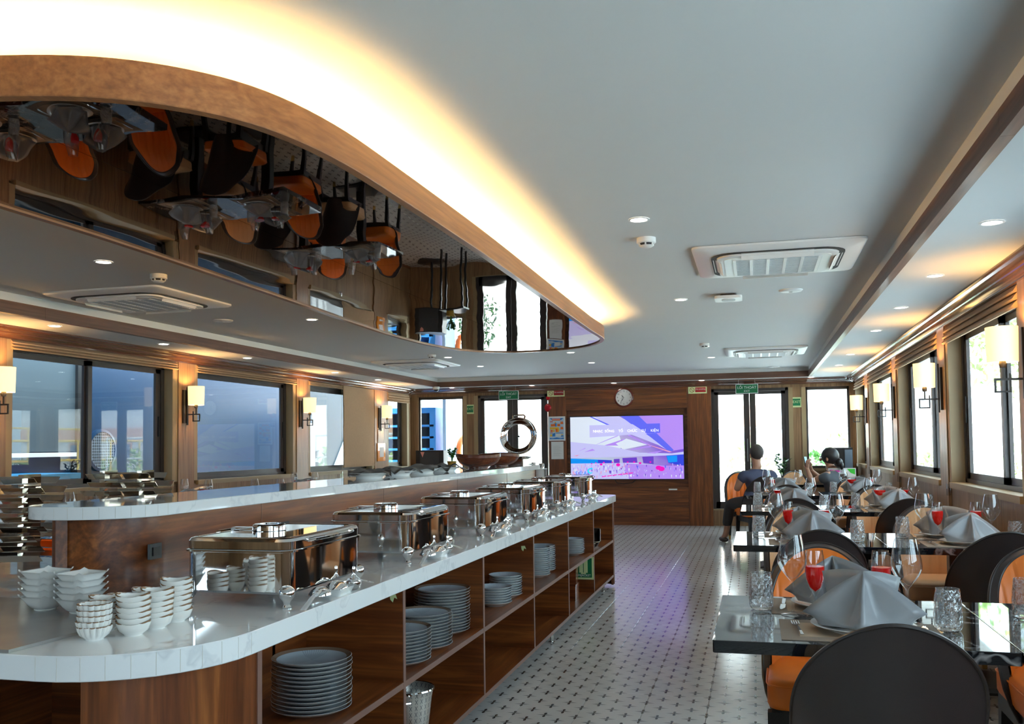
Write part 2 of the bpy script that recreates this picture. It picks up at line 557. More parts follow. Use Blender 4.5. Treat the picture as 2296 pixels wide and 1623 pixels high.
o = rest.build('tile_field', m_tile, floor); o['kind'] = 'stuff'

# ------------------------------------------------------------------ ceiling, soffits, trims
XS0, XS1, YS = -5.05, .781, 14.22
ceil = struct('ceiling', 'white recessed ceiling with lower soffit band around the room')
MB().box(XS0, XS1, YF - .1, YS, ZC, ZC + .06).build('recess_panel', m_ceil, ceil)
MB().box(XS1 + .042, XR + .1, YF - .1, YB + .2, ZS, ZS + .2).build('soffit', m_ceil, ceil)
MB().box(XL - .1, XS0 - .042, YF - .1, YB + .2, ZS, ZS + .2).build('soffit', m_ceil, ceil)
MB().box(XS0 - .042, XS1 + .042, YS + .042, YB + .2, ZS, ZS + .2).build('soffit', m_ceil, ceil)
# white upper face of the step
b = MB()
b.box(XS0 - .042, XS0, YF - .1, YS + .042, ZS + .085, ZC + .05)
b.box(XS1, XS1 + .042, YF - .1, YS + .042, ZS + .085, ZC + .05)
b.box(XS0, XS1, YS, YS + .042, ZS + .085, ZC + .05)
b.build('step_face', m_ceil, ceil)
tr = struct('trim_1', 'brown wooden edge strip around the recessed ceiling')
yy = YF; seg = 2.4
while yy < YS:
    y1 = min(yy + seg - .0015, YS)
    MB().box(XS0 - .044, XS0 + .003, yy, y1, ZS - .003, ZS + .085).build('strip_board', m_trim, tr)
    MB().box(XS1 - .003, XS1 + .044, yy, y1, ZS - .003, ZS + .085).build('strip_board', m_trim, tr)
    yy += seg
xx = XS0
while xx < XS1:
    x1 = min(xx + 1.95 - .0015, XS1)
    MB().box(xx, x1, YS - .003, YS + .044, ZS - .003, ZS + .085).build('strip_board', m_trim_x, tr)
    xx += 1.95
# crown moulding: profile swept along left, back, right walls
crown = struct('trim_2', 'glossy brown crown moulding along the top of the walls')
prof = [(.150, .000), (.150, -.010), (.136, -.016), (.126, -.028), (.100, -.040), (.082, -.044), (.078, -.052), (.056, -.060), (.042, -.072), (.036, -.078), (.036, -.088), (.0, -.090), (.0, .0)]
def crown_run(axis, w, sgn, a, b_, mat):
    m = MB()
    rings = []
    for t_ in (a, b_):
        if axis == 'y':
            rings.append([(w + sgn * d, t_, ZS + z) for d, z in prof])
        else:
            rings.append([(t_, w + sgn * d, ZS + z) for d, z in prof])
    m.loft(rings)
    m.build('moulding_run', mat, crown, smooth=25)
crown_run('y', XL, 1, YF, YB - .15, m_crown)
crown_run('y', XR, -1, YF, YB - .15, m_crown)
m_crown_x = wood('crown_wood', (.09, .035, .02), (.14, .058, .035), (.2, .09, .06), axis=0, rough=.2, coat=.5)
crown_run('x', YB + .02, -1, XL + .17, XR - .17, m_crown_x)
def corner(cx, cy_, a0):
    m = MB(); rings = []
    for k in range(7):
        a = R(a0 + 90 * k / 6)
        rings.append([(cx + max(.001, .17 - d) * math.cos(a), cy_ + max(.001, .17 - d) * math.sin(a), ZS + z) for d, z in prof])
    m.loft(rings).build('moulding_run', m_crown, crown, smooth=25)
corner(XL + .17, YB - .15, 90)
corner(XR - .17, YB - .15, 0)

# ------------------------------------------------------------------ side walls
ZW0, ZW1 = .965, 2.125
def board_run(wall, x, sgn, y0, y1, z0, z1, bw, mat):
    n = max(1, round((y1 - y0) / bw)); w = (y1 - y0) / n
    for k in range(n):
        a, c = y0 + k * w + .0015, y0 + (k + 1) * w - .0015
        m = MB()
        xa, xb = (x, x - sgn * .014)
        m.box(min(xa, xb), max(xa, xb), a, c, z0, z1)
        m.build('wall_board', mat, wall)
def side_wall(name, label, x, sgn, OPN, PIL):
    # sgn: +1 when the room lies at larger x
    w = struct(name, label)
    xo = x - sgn * .16
    def bx(n, mat, a, b_, y0, y1, z0, z1):
        return MB().box(min(a, b_), max(a, b_), y0, y1, z0, z1).build(n, mat, w)
    bx('lower_core', m_tan, x - sgn * .014, xo, YF, YB + .1, 0, ZW0 - .03)
    bx('upper_core', m_tan, x, xo, YF, YB + .1, ZW1, ZS + .1)
    for (a, b_) in OPN:
        board_run(w, x, sgn, a, b_, .08, ZW0 - .03, .31, m_tan)
    for (a, b_) in PIL + [(14.50, YB)]:
        bx('pier_core', m_tan, x, xo, a, b_, 0, ZW1)
        if b_ < 14.55:
            bx('pilaster', m_tan, x + sgn * .022, x, a + .0, b_, .08, ZS - .085)
            bx('casing', m_case, x + sgn * .012, x - sgn * .10, b_, b_ + .072, ZW0, ZS - .085)
        bx('casing', m_case, x + sgn * .012, x - sgn * .10, a - .085, a, ZW0, ZS - .085)
    bx('skirting', m_wal_y, x + sgn * .012, x - sgn * .014, YF, YB, 0, .08)
    return w
wl = side_wall('wall_left', 'tan wood panelled wall with pilasters and casings along the blue windows', XL, 1, OPN_L, PIL_L)
wr = side_wall('wall_right', 'tan wood panelled wall with pilasters and casings along the bright windows', XR, -1, OPN_R, PIL_R)
wf = struct('wall_front', 'plain tan wood wall behind the viewer')
MB().box(XL - .1, XR + .1, YF - .1, YF, 0, ZS + .1).build('panel', m_tan, wf)

nwin = 0
def side_window(x, sgn, y0, y1, split, label, near_frame=True):
    global nwin
    nwin += 1
    w = struct('window_%d' % nwin, label)
    a, b_ = y0 + .072, y1 - .085
    xf_, xb = x - sgn * .085, x - sgn * .135
    lo, hi = min(xf_, xb), max(xf_, xb)
    z0, z1 = ZW0 - .01, ZW1 + .02
    f = MB()
    f.box(lo, hi, a - .01, a + .045, z0, z1).box(lo, hi, b_ - .05, b_ + .01, z0, z1).box(lo, hi, a, b_, z1 - .05, z1).box(lo, hi, a, b_, z0, z0 + .04)
    f.build('frame', m_frame, w)
    xs0, xs1 = x - sgn * .095, x - sgn * .118
    def sash(s0, s1, dx):
        l2, h2 = min(xs0, xs1) - sgn * dx, max(xs0, xs1) - sgn * dx
        q = MB()
        q.box(l2, h2, s0, s0 + .05, z0 + .03, z1 - .04).box(l2, h2, s1 - .085, s1, z0 + .03, z1 - .04)
        q.box(l2, h2, s0, s1, z0 + .03, z0 + .085).box(l2, h2, s0, s1, z1 - .095, z1 - .04)
        so = q.build('sash', m_frame, w)
        xm = (l2 + h2) / 2
        MB().box(xm - .003, xm + .003, s0 + .045, s1 - .08, z0 + .08, z1 - .09).build('pane', m_pane, so)
        MB().box(h2 if sgn > 0 else l2 - .012, h2 + .012 if sgn > 0 else l2, s1 - .05, s1 - .03, 1.42, 1.62).build('handle', m_black, so)
    if split:
        mid = a + (b_ - a) * split
        sash(mid - .01, b_ - .04, .0)
        sash(a + .03, mid + .05, .026)
    else:
        sash(a + .03, b_ - .03, .0)
    MB().box(min(x + sgn * .03, x - sgn * .14), max(x + sgn * .03, x - sgn * .14), y0 + .065, y1 - .08, ZW0 - .045, ZW0).build('sill', m_case, w)
    return w
LN = ['behind the viewer', 'beside the viewer', 'before the first wall lamp', 'after the first wall lamp', 'between second and third wall lamps', 'between third and fourth wall lamps', 'beside the far corner']
for k, (a, b_) in enumerate(OPN_L):
    side_window(XL, 1, a, b_, (.48 if k not in (4, 5, 6) else 0), 'dark framed window onto the blue vessel, ' + LN[k])
for k, (a, b_) in enumerate(OPN_R):
    side_window(XR, -1, a, b_, (.42 if k not in (6,) else 0), 'dark framed window onto the bright quay, ' + LN[k])

# roman blinds
def blind(x, sgn, y0, y1, zb, label, folds=3, group='folded roman blinds over the windows'):
    t = thing('roman_blind', label, 'blind', (x, (y0 + y1) / 2, ZS - .09), group=group)
    h = (ZS - .09) - zb; w = (y1 - y0) / 2
    xo = sgn * .012
    n = folds
    for k in range(n):
        za, zc = -h * k / n, -h * (k + 1) / n
        m = MB()
        pr = [(xo, za), (xo + sgn * .022 * (.4 + .6 * (k + 1) / n), (za + zc) / 2), (xo + sgn * .034 * (.5 + .5 * (k + 1) / n), zc + .006), (xo + sgn * .02, zc - .004), (xo - sgn * .0, zc), (xo - sgn * .01, za)]
        m.loft([[(q, -w, z) for q, z in pr], [(q, w, z) for q, z in pr]])
        m.build('fold', m_blind, t, smooth=35)
    c = MB(); c.tube([(sgn * .03, w - .02, -h * .2), (sgn * .03, w - .02, -(ZS - .09) + .93)], .0018, 5)
    c.build('cord', m_case, t)
    c = MB().box(sgn * .03 - .013, sgn * .03 + .013, w - .034, w - .006, -(ZS - .09) + .86, -(ZS - .09) + .95)
    c.build('cord_cleat', m_acryl, t)
    return t
for k, (a, b_) in enumerate(OPN_L[2:], 2):
    q = 'tan roman blind folded up over the %s window %s'
    if k == 5:
        blind(XL, 1, a + .03, a + 1.0, 2.12, q % ('blue', LN[k]))
    elif k == 6:
        blind(XL, 1, a + .03, b_ - .02, 2.02, q % ('blue', LN[k]), 4)
    else:
        blind(XL, 1, a + .05, b_ - .03, 2.098, q % ('blue', LN[k]))
    a, b_ = OPN_R[k]
    blind(XR, -1, a + .03, b_ - .03, 2.04 if k < 6 else 2.06, q % ('bright', LN[k]), 3)
# lowered blind panel on the third left window
t = thing('roman_blind', 'tan roman blind let down over half of a blue window', 'blind', (XL + .02, 12.47, 2.17))
for k in range(4):
    z1, z0 = -.285 * k, -.285 * (k + 1) - .004
    MB().box(-.006 + .002 * (k % 2), .008 + .004 * (k % 2), -.53, .53, z0, z1).build('fold', m_blind, t)
MB().box(-.012, .012, -.535, .535, -1.165, -1.14).build('bottom_rail', m_blind, t)

# ------------------------------------------------------------------ back wall with doors and windows
wb = struct('wall_back', 'tan wood end wall with glazed doors and a dark wood media panel')
Yw = YB + .06
def bb(n, mat, x0, x1, z0, z1, y0=Yw, y1=Yw + .14, par=None):
    return MB().box(x0, x1, y0, y1, z0, z1).build(n, mat, par or wb)
bb('header', m_tan, XL - .1, XR + .1, 2.13, ZS + .1)
bb('post', m_tan, XL - .1, -5.56, 0, 2.13)
bb('post', m_tan, -4.75, -4.49, 0, 2.13)
bb('post', m_tan, .50, .755, 0, 2.13)
bb('post', m_tan, 1.385, XR + .1, 0, 2.13)
for x in (-4.75, -4.56, .50, .69):
    bb('post_casing', m_case, x, x + .065, .25, 2.13, Yw - .012, Yw + .02)
bb('lower_panel', m_tan, -5.56, -4.75, 0, .87)
bb('lower_panel', m_tan, .755, 1.385, 0, .87)
bb('door_step', m_tan, -4.49, -3.30, 0, .24)
bb('door_step', m_tan, -.66, .50, 0, .24)
bb('door_sill', m_case, -.66, .50, .24, .262, Yw - .02, Yw + .14)
bb('door_sill', m_case, -4.49, -3.30, .24, .262, Yw - .02, Yw + .14)
def end_window(x0, x1, label):
    global nwin
    nwin += 1
    w = struct('window_%d' % nwin, label)
    y0, y1 = Yw + .03, Yw + .09
    f = MB()
    f.box(x0, x0 + .03, y0, y1, .87, 2.14).box(x1 - .03, x1, y0, y1, .87, 2.14).box(x0, x1, y0, y1, 2.085, 2.14).box(x0, x1, y0, y1, .87, .925)
    f.build('frame', m_frame, w)
    MB().box(x0 + .02, x1 - .02, y0 + .025, y0 + .031, .90, 2.10).build('pane', m_pane, w)
    MB().box(x0 - .02, x1 + .02, Yw - .02, y0, .85, .885).build('sill', m_case, w)
end_window(-5.56, -4.75, 'tall end wall window showing a blue rack outside')
end_window(.755, 1.385, 'tall end wall window beside the speaker and shrubs')
def double_door(n, x0, x1, label):
    d = struct('door_%d' % n, label)
    y0, y1 = Yw + .0, Yw + .07
    f = MB()
    f.box(x0, x0 + .045, y0, y1, .262, 2.135).box(x1 - .045, x1, y0, y1, .262, 2.135).box(x0, x1, y0, y1, 2.09, 2.135)
    f.build('frame', m_frame, d)
    mid = (x0 + x1) / 2
    for (a, c) in ((x0 + .045, mid - .002), (mid + .002, x1 - .045)):
        q = MB(); yy0, yy1 = y0 + .012, y1 - .012
        wl_ = .062 if a < mid - .1 else .088
        wr_ = .088 if a < mid - .1 else .062
        q.box(a, a + wl_, yy0, yy1, .265, 2.088).box(c - wr_, c, yy0, yy1, .265, 2.088).box(a, c, yy0, yy1, 2.04, 2.088).box(a, c, yy0, yy1, .265, .372)
        lf = q.build('door_leaf', m_frame, d)
        MB().box(a + wl_ - .01, c - wr_ + .01, (yy0 + yy1) / 2 - .003, (yy0 + yy1) / 2 + .003, .36, 2.05).build('pane', m_pane, lf)
    h = MB(); h.tube([(mid - .04, y0 - .03, 1.0), (mid - .04, y0 - .03, 1.35)], .009, 8); h.build('handle', m_frame, d)
double_door(1, -4.49, -3.30, 'dark framed double glass door beside the round buffet lid')
double_door(2, -.66, .50, 'dark framed double glass door behind the seated man')
# dark wood media panel with a niche
mp = struct('wall_media', 'dark walnut media panel with a recessed screen niche')
xa, xb, na, nb, nz0, nz1 = -3.27, -.661, -2.975, -1.035, .603, 1.845
bb('core', m_wal_x, xa, xb, 0, ZS + .05, Yw + .02, Yw + .2, mp)
bb('side_board', m_wal_z, xa, na - .002, 0, ZS, YB, Yw + .02, mp)
bb('side_board', m_wal_z, nb + .002, xb, 0, ZS, YB, Yw + .02, mp)
bb('top_board', m_wal_x, na, nb, nz1 + .24, ZS, YB, Yw + .02, mp)
bb('top_board', m_wal_x, na, nb, nz1, nz1 + .238, YB, Yw + .02, mp)
bb('low_board', m_wal_x, na, nb, .30, nz0, YB, Yw + .02, mp)
bb('low_board', m_wal_x, na, nb, .0, .298, YB, Yw + .02, mp)
# ------------------------------------------------------------------ hanging mirror panel with cove light
def panel_outline():
    pts = [(-1.215, 3.0), (-1.20, 4.0), (-1.205, 5.0), (-1.215, 6.0), (-1.22, 7.0), (-1.226, 7.70), (-1.40, 8.14), (-1.68, 8.40), (-2.16, 8.52), (-2.54, 8.32), (-2.76, 7.80), (-2.83, 6.95), (-2.80, 6.0),
           (-2.74, 5.0), (-2.69, 4.0), (-2.66, 3.2), (-2.66, 2.55), (-2.58, 2.12), (-2.40, 1.90), (-2.15, 1.82), (-1.86, 1.845), (-1.60, 1.925), (-1.42, 2.06), (-1.30, 2.25), (-1.235, 2.55)]
    return smooth_closed(pts, 5)
OUT = panel_outline()   # counter clockwise
hp = thing('ceiling_panel', 'hanging curved bronze mirror panel with wooden rim and warm cove light', 'ceiling panel', (-2.0, 5.0, ZC))
def loc_(m):
    return m.xf(Matrix.Translation((2.0, -5.0, -ZC)))
ZP0, ZP1 = 2.18, 2.285
inn = offset_poly(OUT, .034)
inn2 = offset_poly(OUT, .018)
L = len(OUT)
# outer wood rim in joined boards
cuts = [i for i in range(0, L, L // 9)]
for k in range(len(cuts)):
    a = cuts[k]; c = cuts[(k + 1) % len(cuts)]
    if c <= a: c += L
    idx = [i % L for i in range(a, c + 1)]
    m = MB()
    rings = []
    for i in idx:
        o_, q, q2 = OUT[i], inn[i], inn2[i]
        rings.append([(o_[0], o_[1], ZP1), (o_[0], o_[1], ZP0 + .003), (o_[0] * .9 + q2[0] * .1, o_[1] * .9 + q2[1] * .1, ZP0), (q[0], q[1], ZP0), (q[0], q[1], ZP0 + .03), (q2[0], q2[1], ZP0 + .03), (q2[0], q2[1], ZP1)])
    m.loft(rings)
    loc_(m).build('rim_board', m_rim, hp, smooth=30)
# mirror sheets cut on seams
def cut_sheet(x0, x1, y0, y1):
    bm = bmesh.new()
    vs = [bm.verts.new((x, y, 0)) for x, y in offset_poly(OUT, .030)]
    bm.faces.new(vs)
    for co, no in (((x0, 0, 0), (-1, 0, 0)), ((x1, 0, 0), (1, 0, 0)), ((0, y0, 0), (0, -1, 0)), ((0, y1, 0), (0, 1, 0))):
        bmesh.ops.bisect_plane(bm, geom=bm.verts[:] + bm.edges[:] + bm.faces[:], plane_co=co, plane_no=no, clear_outer=True)
    if not bm.faces:
        bm.free(); return None
    bmesh.ops.recalc_face_normals(bm, faces=bm.faces)
    r = bmesh.ops.extrude_face_region(bm, geom=bm.faces[:])
    for v in r['geom']:
        if isinstance(v, bmesh.types.BMVert): v.co.z += .006
    bmesh.ops.recalc_face_normals(bm, faces=bm.faces)
    me = bpy.data.meshes.new('mirror_sheet'); bm.to_mesh(me); bm.free()
    me.materials.append(m_mirror)
    me.transform(Matrix.Translation((2.0, -5.0, ZP0 + .009 - ZC)))
    return me
g = .0012
for (x0, x1) in ((-4, -1.95 - g), (-1.95 + g, 0)):
    for (y0, y1) in ((0, 4.19 - g), (4.19 + g, 6.0 - g), (6.0 + g, 10)):
        me = cut_sheet(x0, x1, y0, y1)
        if me: link('mirror_sheet', me, hp)
m = MB(); m.prism(offset_poly(OUT, .02), ZP0 + .03, ZP0 + .05)
loc_(m).build('backing_board', m_white, hp)
led = offset_poly(OUT, .085)
m = MB(); m.tube([(x, y, ZP1 - .030) for x, y in led[::1]], .007, 6, closed=True)
loc_(m).build('led_strip', m_led, hp)
for (x, y) in ((-1.6, 3), (-2.3, 3), (-1.6, 7), (-2.3, 7), (-1.6, 5), (-2.3, 5)):
    m = MB(); m.tube([(x, y, ZP0 + .05), (x, y, ZC)], .008, 8); loc_(m).build('hanger_rod', m_steel, hp)

# ------------------------------------------------------------------ downlights
dl = thing('downlight', '', 'downlight', (0, 0, 0))
MB().lathe([(.052, -.001), (.054, -.004), (.044, -.0055), (.0405, -.003)], 24).build('trim_ring', m_white, dl, smooth=True)
MB().lathe([(.0405, -.0032), (.02, -.0042), (0, -.0045)], 24).build('lens', m_down, dl, smooth=True)
spots = []
ORD = ['first', 'second', 'third', 'fourth', 'fifth', 'sixth', 'seventh', 'eighth']
for k, y in enumerate((4.52, 7.16, 10.72, 12.15)): spots.append((-.537, y, ZC, '%s ceiling downlight between mirror panel and bright window soffit' % ORD[k]))
for k, y in enumerate((4.57, 7.20, 10.85, 12.24)): spots.append((-3.71, y, ZC, '%s ceiling downlight between mirror panel and blue window soffit' % ORD[k]))
for k, y in enumerate((10.84, 12.30)): spots.append((-2.14, y, ZC, '%s ceiling downlight beyond the mirror panel tip' % ORD[k]))
for k, y in enumerate((3.1, 4.48, 5.83, 7.15, 8.58, 10.82, 12.29)): spots.append((1.047, y, ZS, '%s soffit downlight above the bright windows' % ORD[k]))
for k, y in enumerate((3.1, 4.5, 5.93, 7.285, 8.72, 10.84, 12.24)): spots.append((-5.255, y, ZS, '%s soffit downlight above the blue windows' % ORD[k]))
for k, x in enumerate((-4.87, -3.50, -2.16, -.79, .83)): spots.append((x, 14.42, ZS, '%s soffit downlight along the end wall' % ORD[k]))
for k, (x, y, z, lab) in enumerate(spots):
    o = dl if k == 0 else copy_tree(dl)
    o.location = (x, y, z); o['label'] = lab; o['group'] = 'round ceiling downlights'

# ------------------------------------------------------------------ air conditioners
def make_ac():
    t = thing('air_conditioner', '', 'air conditioner')
    m = MB(); h = .475
    r0 = rrect(-h, h, -h, h, .05, 4); r1 = rrect(-h + .012, h - .012, -h + .012, h - .012, .05, 4); r2 = rrect(-.35, .35, -.35, .35, .12, 4)
    m.loft([[(x, y, -.002) for x, y in r0], [(x, y, -.014) for x, y in r0], [(x, y, -.022) for x, y in r1], [(x, y, -.030) for x, y in r2]])
    m.build('cover_panel', m_white, t, smooth=30)
    m = MB(); a = rrect(-.375, .375, -.375, .375, .14, 6); c = rrect(-.345, .345, -.345, .345, .12, 6)
    m.loft([[(x, y, -.024) for x, y in a], [(x, y, -.0335) for x, y in a], [(x, y, -.0335) for x, y in c], [(x, y, -.024) for x, y in c]], loop=True, cap=False)
    m.build('outlet_slot', m_dark_slot, t, smooth=30)
    m = MB(); a = rrect(-.34, .34, -.34, .34, .10, 5); c = rrect(-.30, .30, -.30, .30, .06, 5)
    m.loft([[(x, y, -.026) for x, y in a], [(x, y, -.044) for x, y in a], [(x, y, -.048) for x, y in c], [(x, y, -.050) for x, y in c]])
    fp = m.build('front_grille', m_white, t, smooth=30)
    m = MB()
    for i in range(18):
        y = -.235 + i * .0276
        m.box(-.25, .25, y, y + .017, -.0535, -.050)
    o = m.build('grille_slats', m_grill, fp); o['kind'] = 'stuff'
    m = MB()
    for i in range(6):
        x = -.25 + i * .096
        m.box(x, x + .018, -.24, .24, -.0545, -.050)
    m.build('grille_ribs', m_white, fp)
    for k in range(4):
        m = MB()
        m.grid(lambda u, v: (-.20 + .40 * u, -.366 + .05 * v, -.034 - .030 * v + .012 * math.sin(math.pi * v)), 2, 6)
        m.grid(lambda u, v: (-.20 + .40 * u, -.366 + .05 * v, -.028 - .026 * v + .012 * math.sin(math.pi * v)), 2, 6)
        m.build('louver', m_white, t, rot=R(90 * k), smooth=True)
    return t
ac = make_ac()
for k, (x, y, lab) in enumerate(((.144, 5.72, 'near white cassette air conditioner beside the bright window soffit'), (.137, 11.50, 'far white cassette air conditioner beside the bright window soffit'),
                                 (-4.36, 5.78, 'near white cassette air conditioner beside the blue window soffit'), (-4.36, 11.45, 'far white cassette air conditioner beside the blue window soffit'))):
    o = ac if k == 0 else copy_tree(ac)
    o.location = (x, y, ZC); o['label'] = lab; o['group'] = 'ceiling cassette air conditioners'
# smoke detectors
sd = thing('smoke_detector', '', 'smoke detector')
MB().lathe([(.052, 0), (.052, -.026), (.047, -.030)], 20, cap=True).build('base', m_white, sd, smooth=True)
MB().lathe([(.040, -.030), (.034, -.040)], 20).build('vent', m_dark_slot, sd, smooth=True)
MB().lathe([(.034, -.040), (.038, -.043), (.030, -.050), (0, -.051)], 20).build('cap', m_white, sd, smooth=True)
for k in range(6):
    a = R(60 * k); MB().box(-.004, .004, .033, .043, -.042, -.028).build('fin', m_white, sd, rot=a)
for k, (x, y, lab) in enumerate(((-.55, 4.95, 'white smoke detector beside the first downlight near bright windows'), (-3.66, 5.02, 'white smoke detector near the blue window air conditioner'),
                                 (-.53, 10.43, 'far white smoke detector near bright windows'), (-3.79, 10.47, 'far white smoke detector near blue windows'))):
    o = sd if k == 0 else copy_tree(sd)
    o.location = (x, y, ZC); o['label'] = lab; o['group'] = 'ceiling smoke detectors'
# flat ceiling speakers
sp_ = thing('ceiling_speaker', '', 'speaker')
MB().lathe([(.085, 0), (.085, -.004), (.078, -.010), (.05, -.014), (0, -.016)], 24).build('cover', m_white, sp_, smooth=True)
MB().lathe([(.012, -.0155), (.012, -.018), (0, -.018)], 10).build('centre', m_grill, sp_, smooth=True)
for k, (x, y, lab) in enumerate(((.275, 6.98, 'flat round white ceiling disc beyond the near air conditioner'), (-4.45, 6.99, 'flat round white ceiling disc near the blue windows'), (.287, 14.0, 'flat round white ceiling disc near the end wall'))):
    o = sp_ if k == 0 else copy_tree(sp_)
    o.location = (x, y, ZC); o['label'] = lab; o['group'] = 'flat ceiling discs'
t = thing('wireless_unit', 'square white wireless unit on the ceiling beyond the air conditioner', 'access point', (-.174, 7.05, ZC))
m = MB(); m.prism(rrect(-.10, .10, -.10, .10, .03), -.040, -.018); m.build('body', m_white, t)
m = MB(); m.prism(rrect(-.06, .06, -.06, .06, .02), -.018, 0); m.build('mount', m_dark_slot, t)
m = MB(); m.prism(rrect(-.05, .05, -.05, .05, .03), -.044, -.040); m.build('badge', m_grill, t)
t = thing('security_camera', 'white dome security camera under the far soffit', 'camera', (-5.03, 14.1, ZS))
MB().lathe([(.055, 0), (.055, -.03), (.048, -.045)], 18, cap=True).build('base', m_white, t, smooth=True)
MB().lathe([(.042, -.045), (.036, -.066), (.02, -.078), (0, -.082)], 16).build('dome', m_black, t, smooth=True)

# ------------------------------------------------------------------ wall sconces
def make_sconce():
    # local: wall plane at x=0, projects to +x ; y along wall
    t = thing('wall_sconce', '', 'wall lamp')
    MB().box(.0, .018, -.05, .035, -.17, .17).build('back_plate', m_iron, t)
    MB().box(.022, .034, -.008, .012, -.19, .20).build('rod', m_iron, t)
    a = MB()
    a.box(.02, .175, -.006, .006, -.088, -.076)
    a.build('arm', m_iron, t)
    q = MB()
    q.box(.09, .10, -.005, .005, -.155, -.05).box(.165, .175, -.005, .005, -.155, -.076).box(.09, .175, -.005, .005, -.155, -.145).box(.125, .135, -.005, .005, -.08, -.0)
    q.build('square_bracket', m_iron, t)
    MB().lathe([(.016, -.02), (.020, .0), (.016, .02), (.008, .04)], 12, (.13, 0, 0), cap=True).build('socket', m_iron, t, smooth=True)
    n = 28
    MB().lathe([(.078, .012), (.082, .205), (.0805, .205), (.0765, .012)], n, (.13, 0, 0)).build('lamp_shade', m_shade, t, smooth=True)
    return t
sc = make_sconce()
SC = [(XL + .022, 5.72, 0, 'lit wall lamp left of the first blue window'), (XL + .022, 8.20, 0, 'lit wall lamp between the first and second blue windows'),
      (XL + .022, 10.67, 0, 'lit wall lamp between the blue window and lowered blind'), (XL + .022, 13.22, 0, 'lit wall lamp above the orange notice pouch'),
      (XR - .022, 5.52, 180, 'large near lit wall lamp between bright windows'), (XR - .022, 7.92, 180, 'second lit wall lamp along the bright windows'),
      (XR - .022, 10.50, 180, 'third lit wall lamp along the bright windows'), (XR - .022, 13.03, 180, 'farthest lit wall lamp along the bright windows')]
for k, (x, y, r_, lab) in enumerate(SC):
    o = sc if k == 0 else copy_tree(sc)
    zz = 1.728 if r_ == 0 else 1.70
    o.location = (x, y, zz); o.rotation_euler = (0, 0, R(r_)); o['label'] = lab; o['group'] = 'square bracket wall lamps'
    d = bpy.data.lights.new('sconce_bulb', 'POINT'); d.energy = 11.0; d.color = (1, .56, .20); d.shadow_soft_size = .03
    lo = bpy.data.objects.new('sconce_bulb', d); COL.objects.link(lo)
    sx = .13 if r_ == 0 else -.13
    lo.location = (x + sx, y, zz + .15)
# ------------------------------------------------------------------ buffet island
ISL = thing('buffet_island', 'two-tier buffet island, dark walnut cubbies with white marble tops', 'buffet counter', (-2.13, 5.0, 0))
def il(m):
    return m.xf(Matrix.Translation((2.13, -5.0, 0)))
XF, YI0, YI1 = -1.270, 2.16, 8.28     # front face, first divider, far end
ZB0, ZB1, ZM, ZT = .090, .772, .425, .830
DIV = [2.165 + 1.018 * k for k in range(7)]
T_ = .022
def ib(name, mat, x0, x1, y0, y1, z0, z1):
    return il(MB().box(x0, x1, y0, y1, z0, z1)).build(name, mat, ISL)
XK = -1.66                                # back of the cubbies
for s_ in (1, -1):                        # both long sides carry cubbies
    def fx(x): return x if s_ > 0 else -4.26 - x
    def jb(name, mat, x0, x1, *r):
        a, c = sorted((fx(x0), fx(x1)))
        return ib(name, mat, a, c, *r)
    jb('bottom_shelf', m_wal_y, XK, XF, DIV[0], DIV[-1], ZB0, ZB0 + T_)
    jb('shelf_edge', m_shelf_edge, XF, XF + .0025, DIV[0], DIV[-1], ZB0, ZB0 + T_)
    jb('cubby_back', m_wal_y, XK - .016, XK, DIV[0], DIV[-1], ZB0, ZB1)
    for k, y in enumerate(DIV):
        jb('divider', m_wal_x, XK, XF, y - T_ / 2, y + T_ / 2, ZB0 + T_, ZB1)
        jb('divider_edge', m_shelf_edge, XF, XF + .003, y - T_ / 2, y + T_ / 2, ZB0 + T_, ZB1)
    for k in range(6):
        jb('middle_shelf', m_wal_y, XK, XF, DIV[k] + T_ / 2, DIV[k + 1] - T_ / 2, ZM - T_, ZM)
        jb('middle_shelf_edge', m_shelf_edge, XF, XF + .0025, DIV[k] + T_ / 2, DIV[k + 1] - T_ / 2, ZM - T_, ZM)
    for y in (2.4, 3.9, 5.9, 8.0):
        m = MB(); m.lathe([(.022, 0), (.022, .006), (.012, .008), (.012, ZB0)], 12, (fx(XF - .05), y, 0), cap=True)
        il(m).build('foot', m_steel, ISL, smooth=True)
    # rounded end panels
    for (yc, sg) in ((DIV[0], -1), (DIV[-1], 1)):
        n = 8
        m = MB(); rings = []
        rx, ry = (.24, .37) if sg < 0 else (.08, .08)
        for k in range(n + 1):
            a = R(90 * k / n)
            px = fx(XF - rx + rx * math.cos(a)); py = yc + sg * ry * math.sin(a)
            qx = fx(XF - rx + (rx - .02) * math.cos(a)); qy = yc + sg * (ry - .02) * math.sin(a)
            rings.append([(px, py, .02), (qx, qy, .02), (qx, qy, ZB1), (px, py, ZB1)])
        m.loft(rings)
        il(m).build('rounded_end_panel', m_wal_z, ISL, smooth=30)
ib('end_panel', m_wal_x, -4.26 - XK, XK, 2.92, 2.94, .02, ZB1)
ib('end_panel', m_wal_x, -4.26 - XF - .0, XF, DIV[-1] + .06, DIV[-1] + .08, .02, ZB1)
ib('centre_body', m_wal_y, -4.26 - XK + .016, XK - .016, 2.94, DIV[-1] + .06, .05, ZB1)
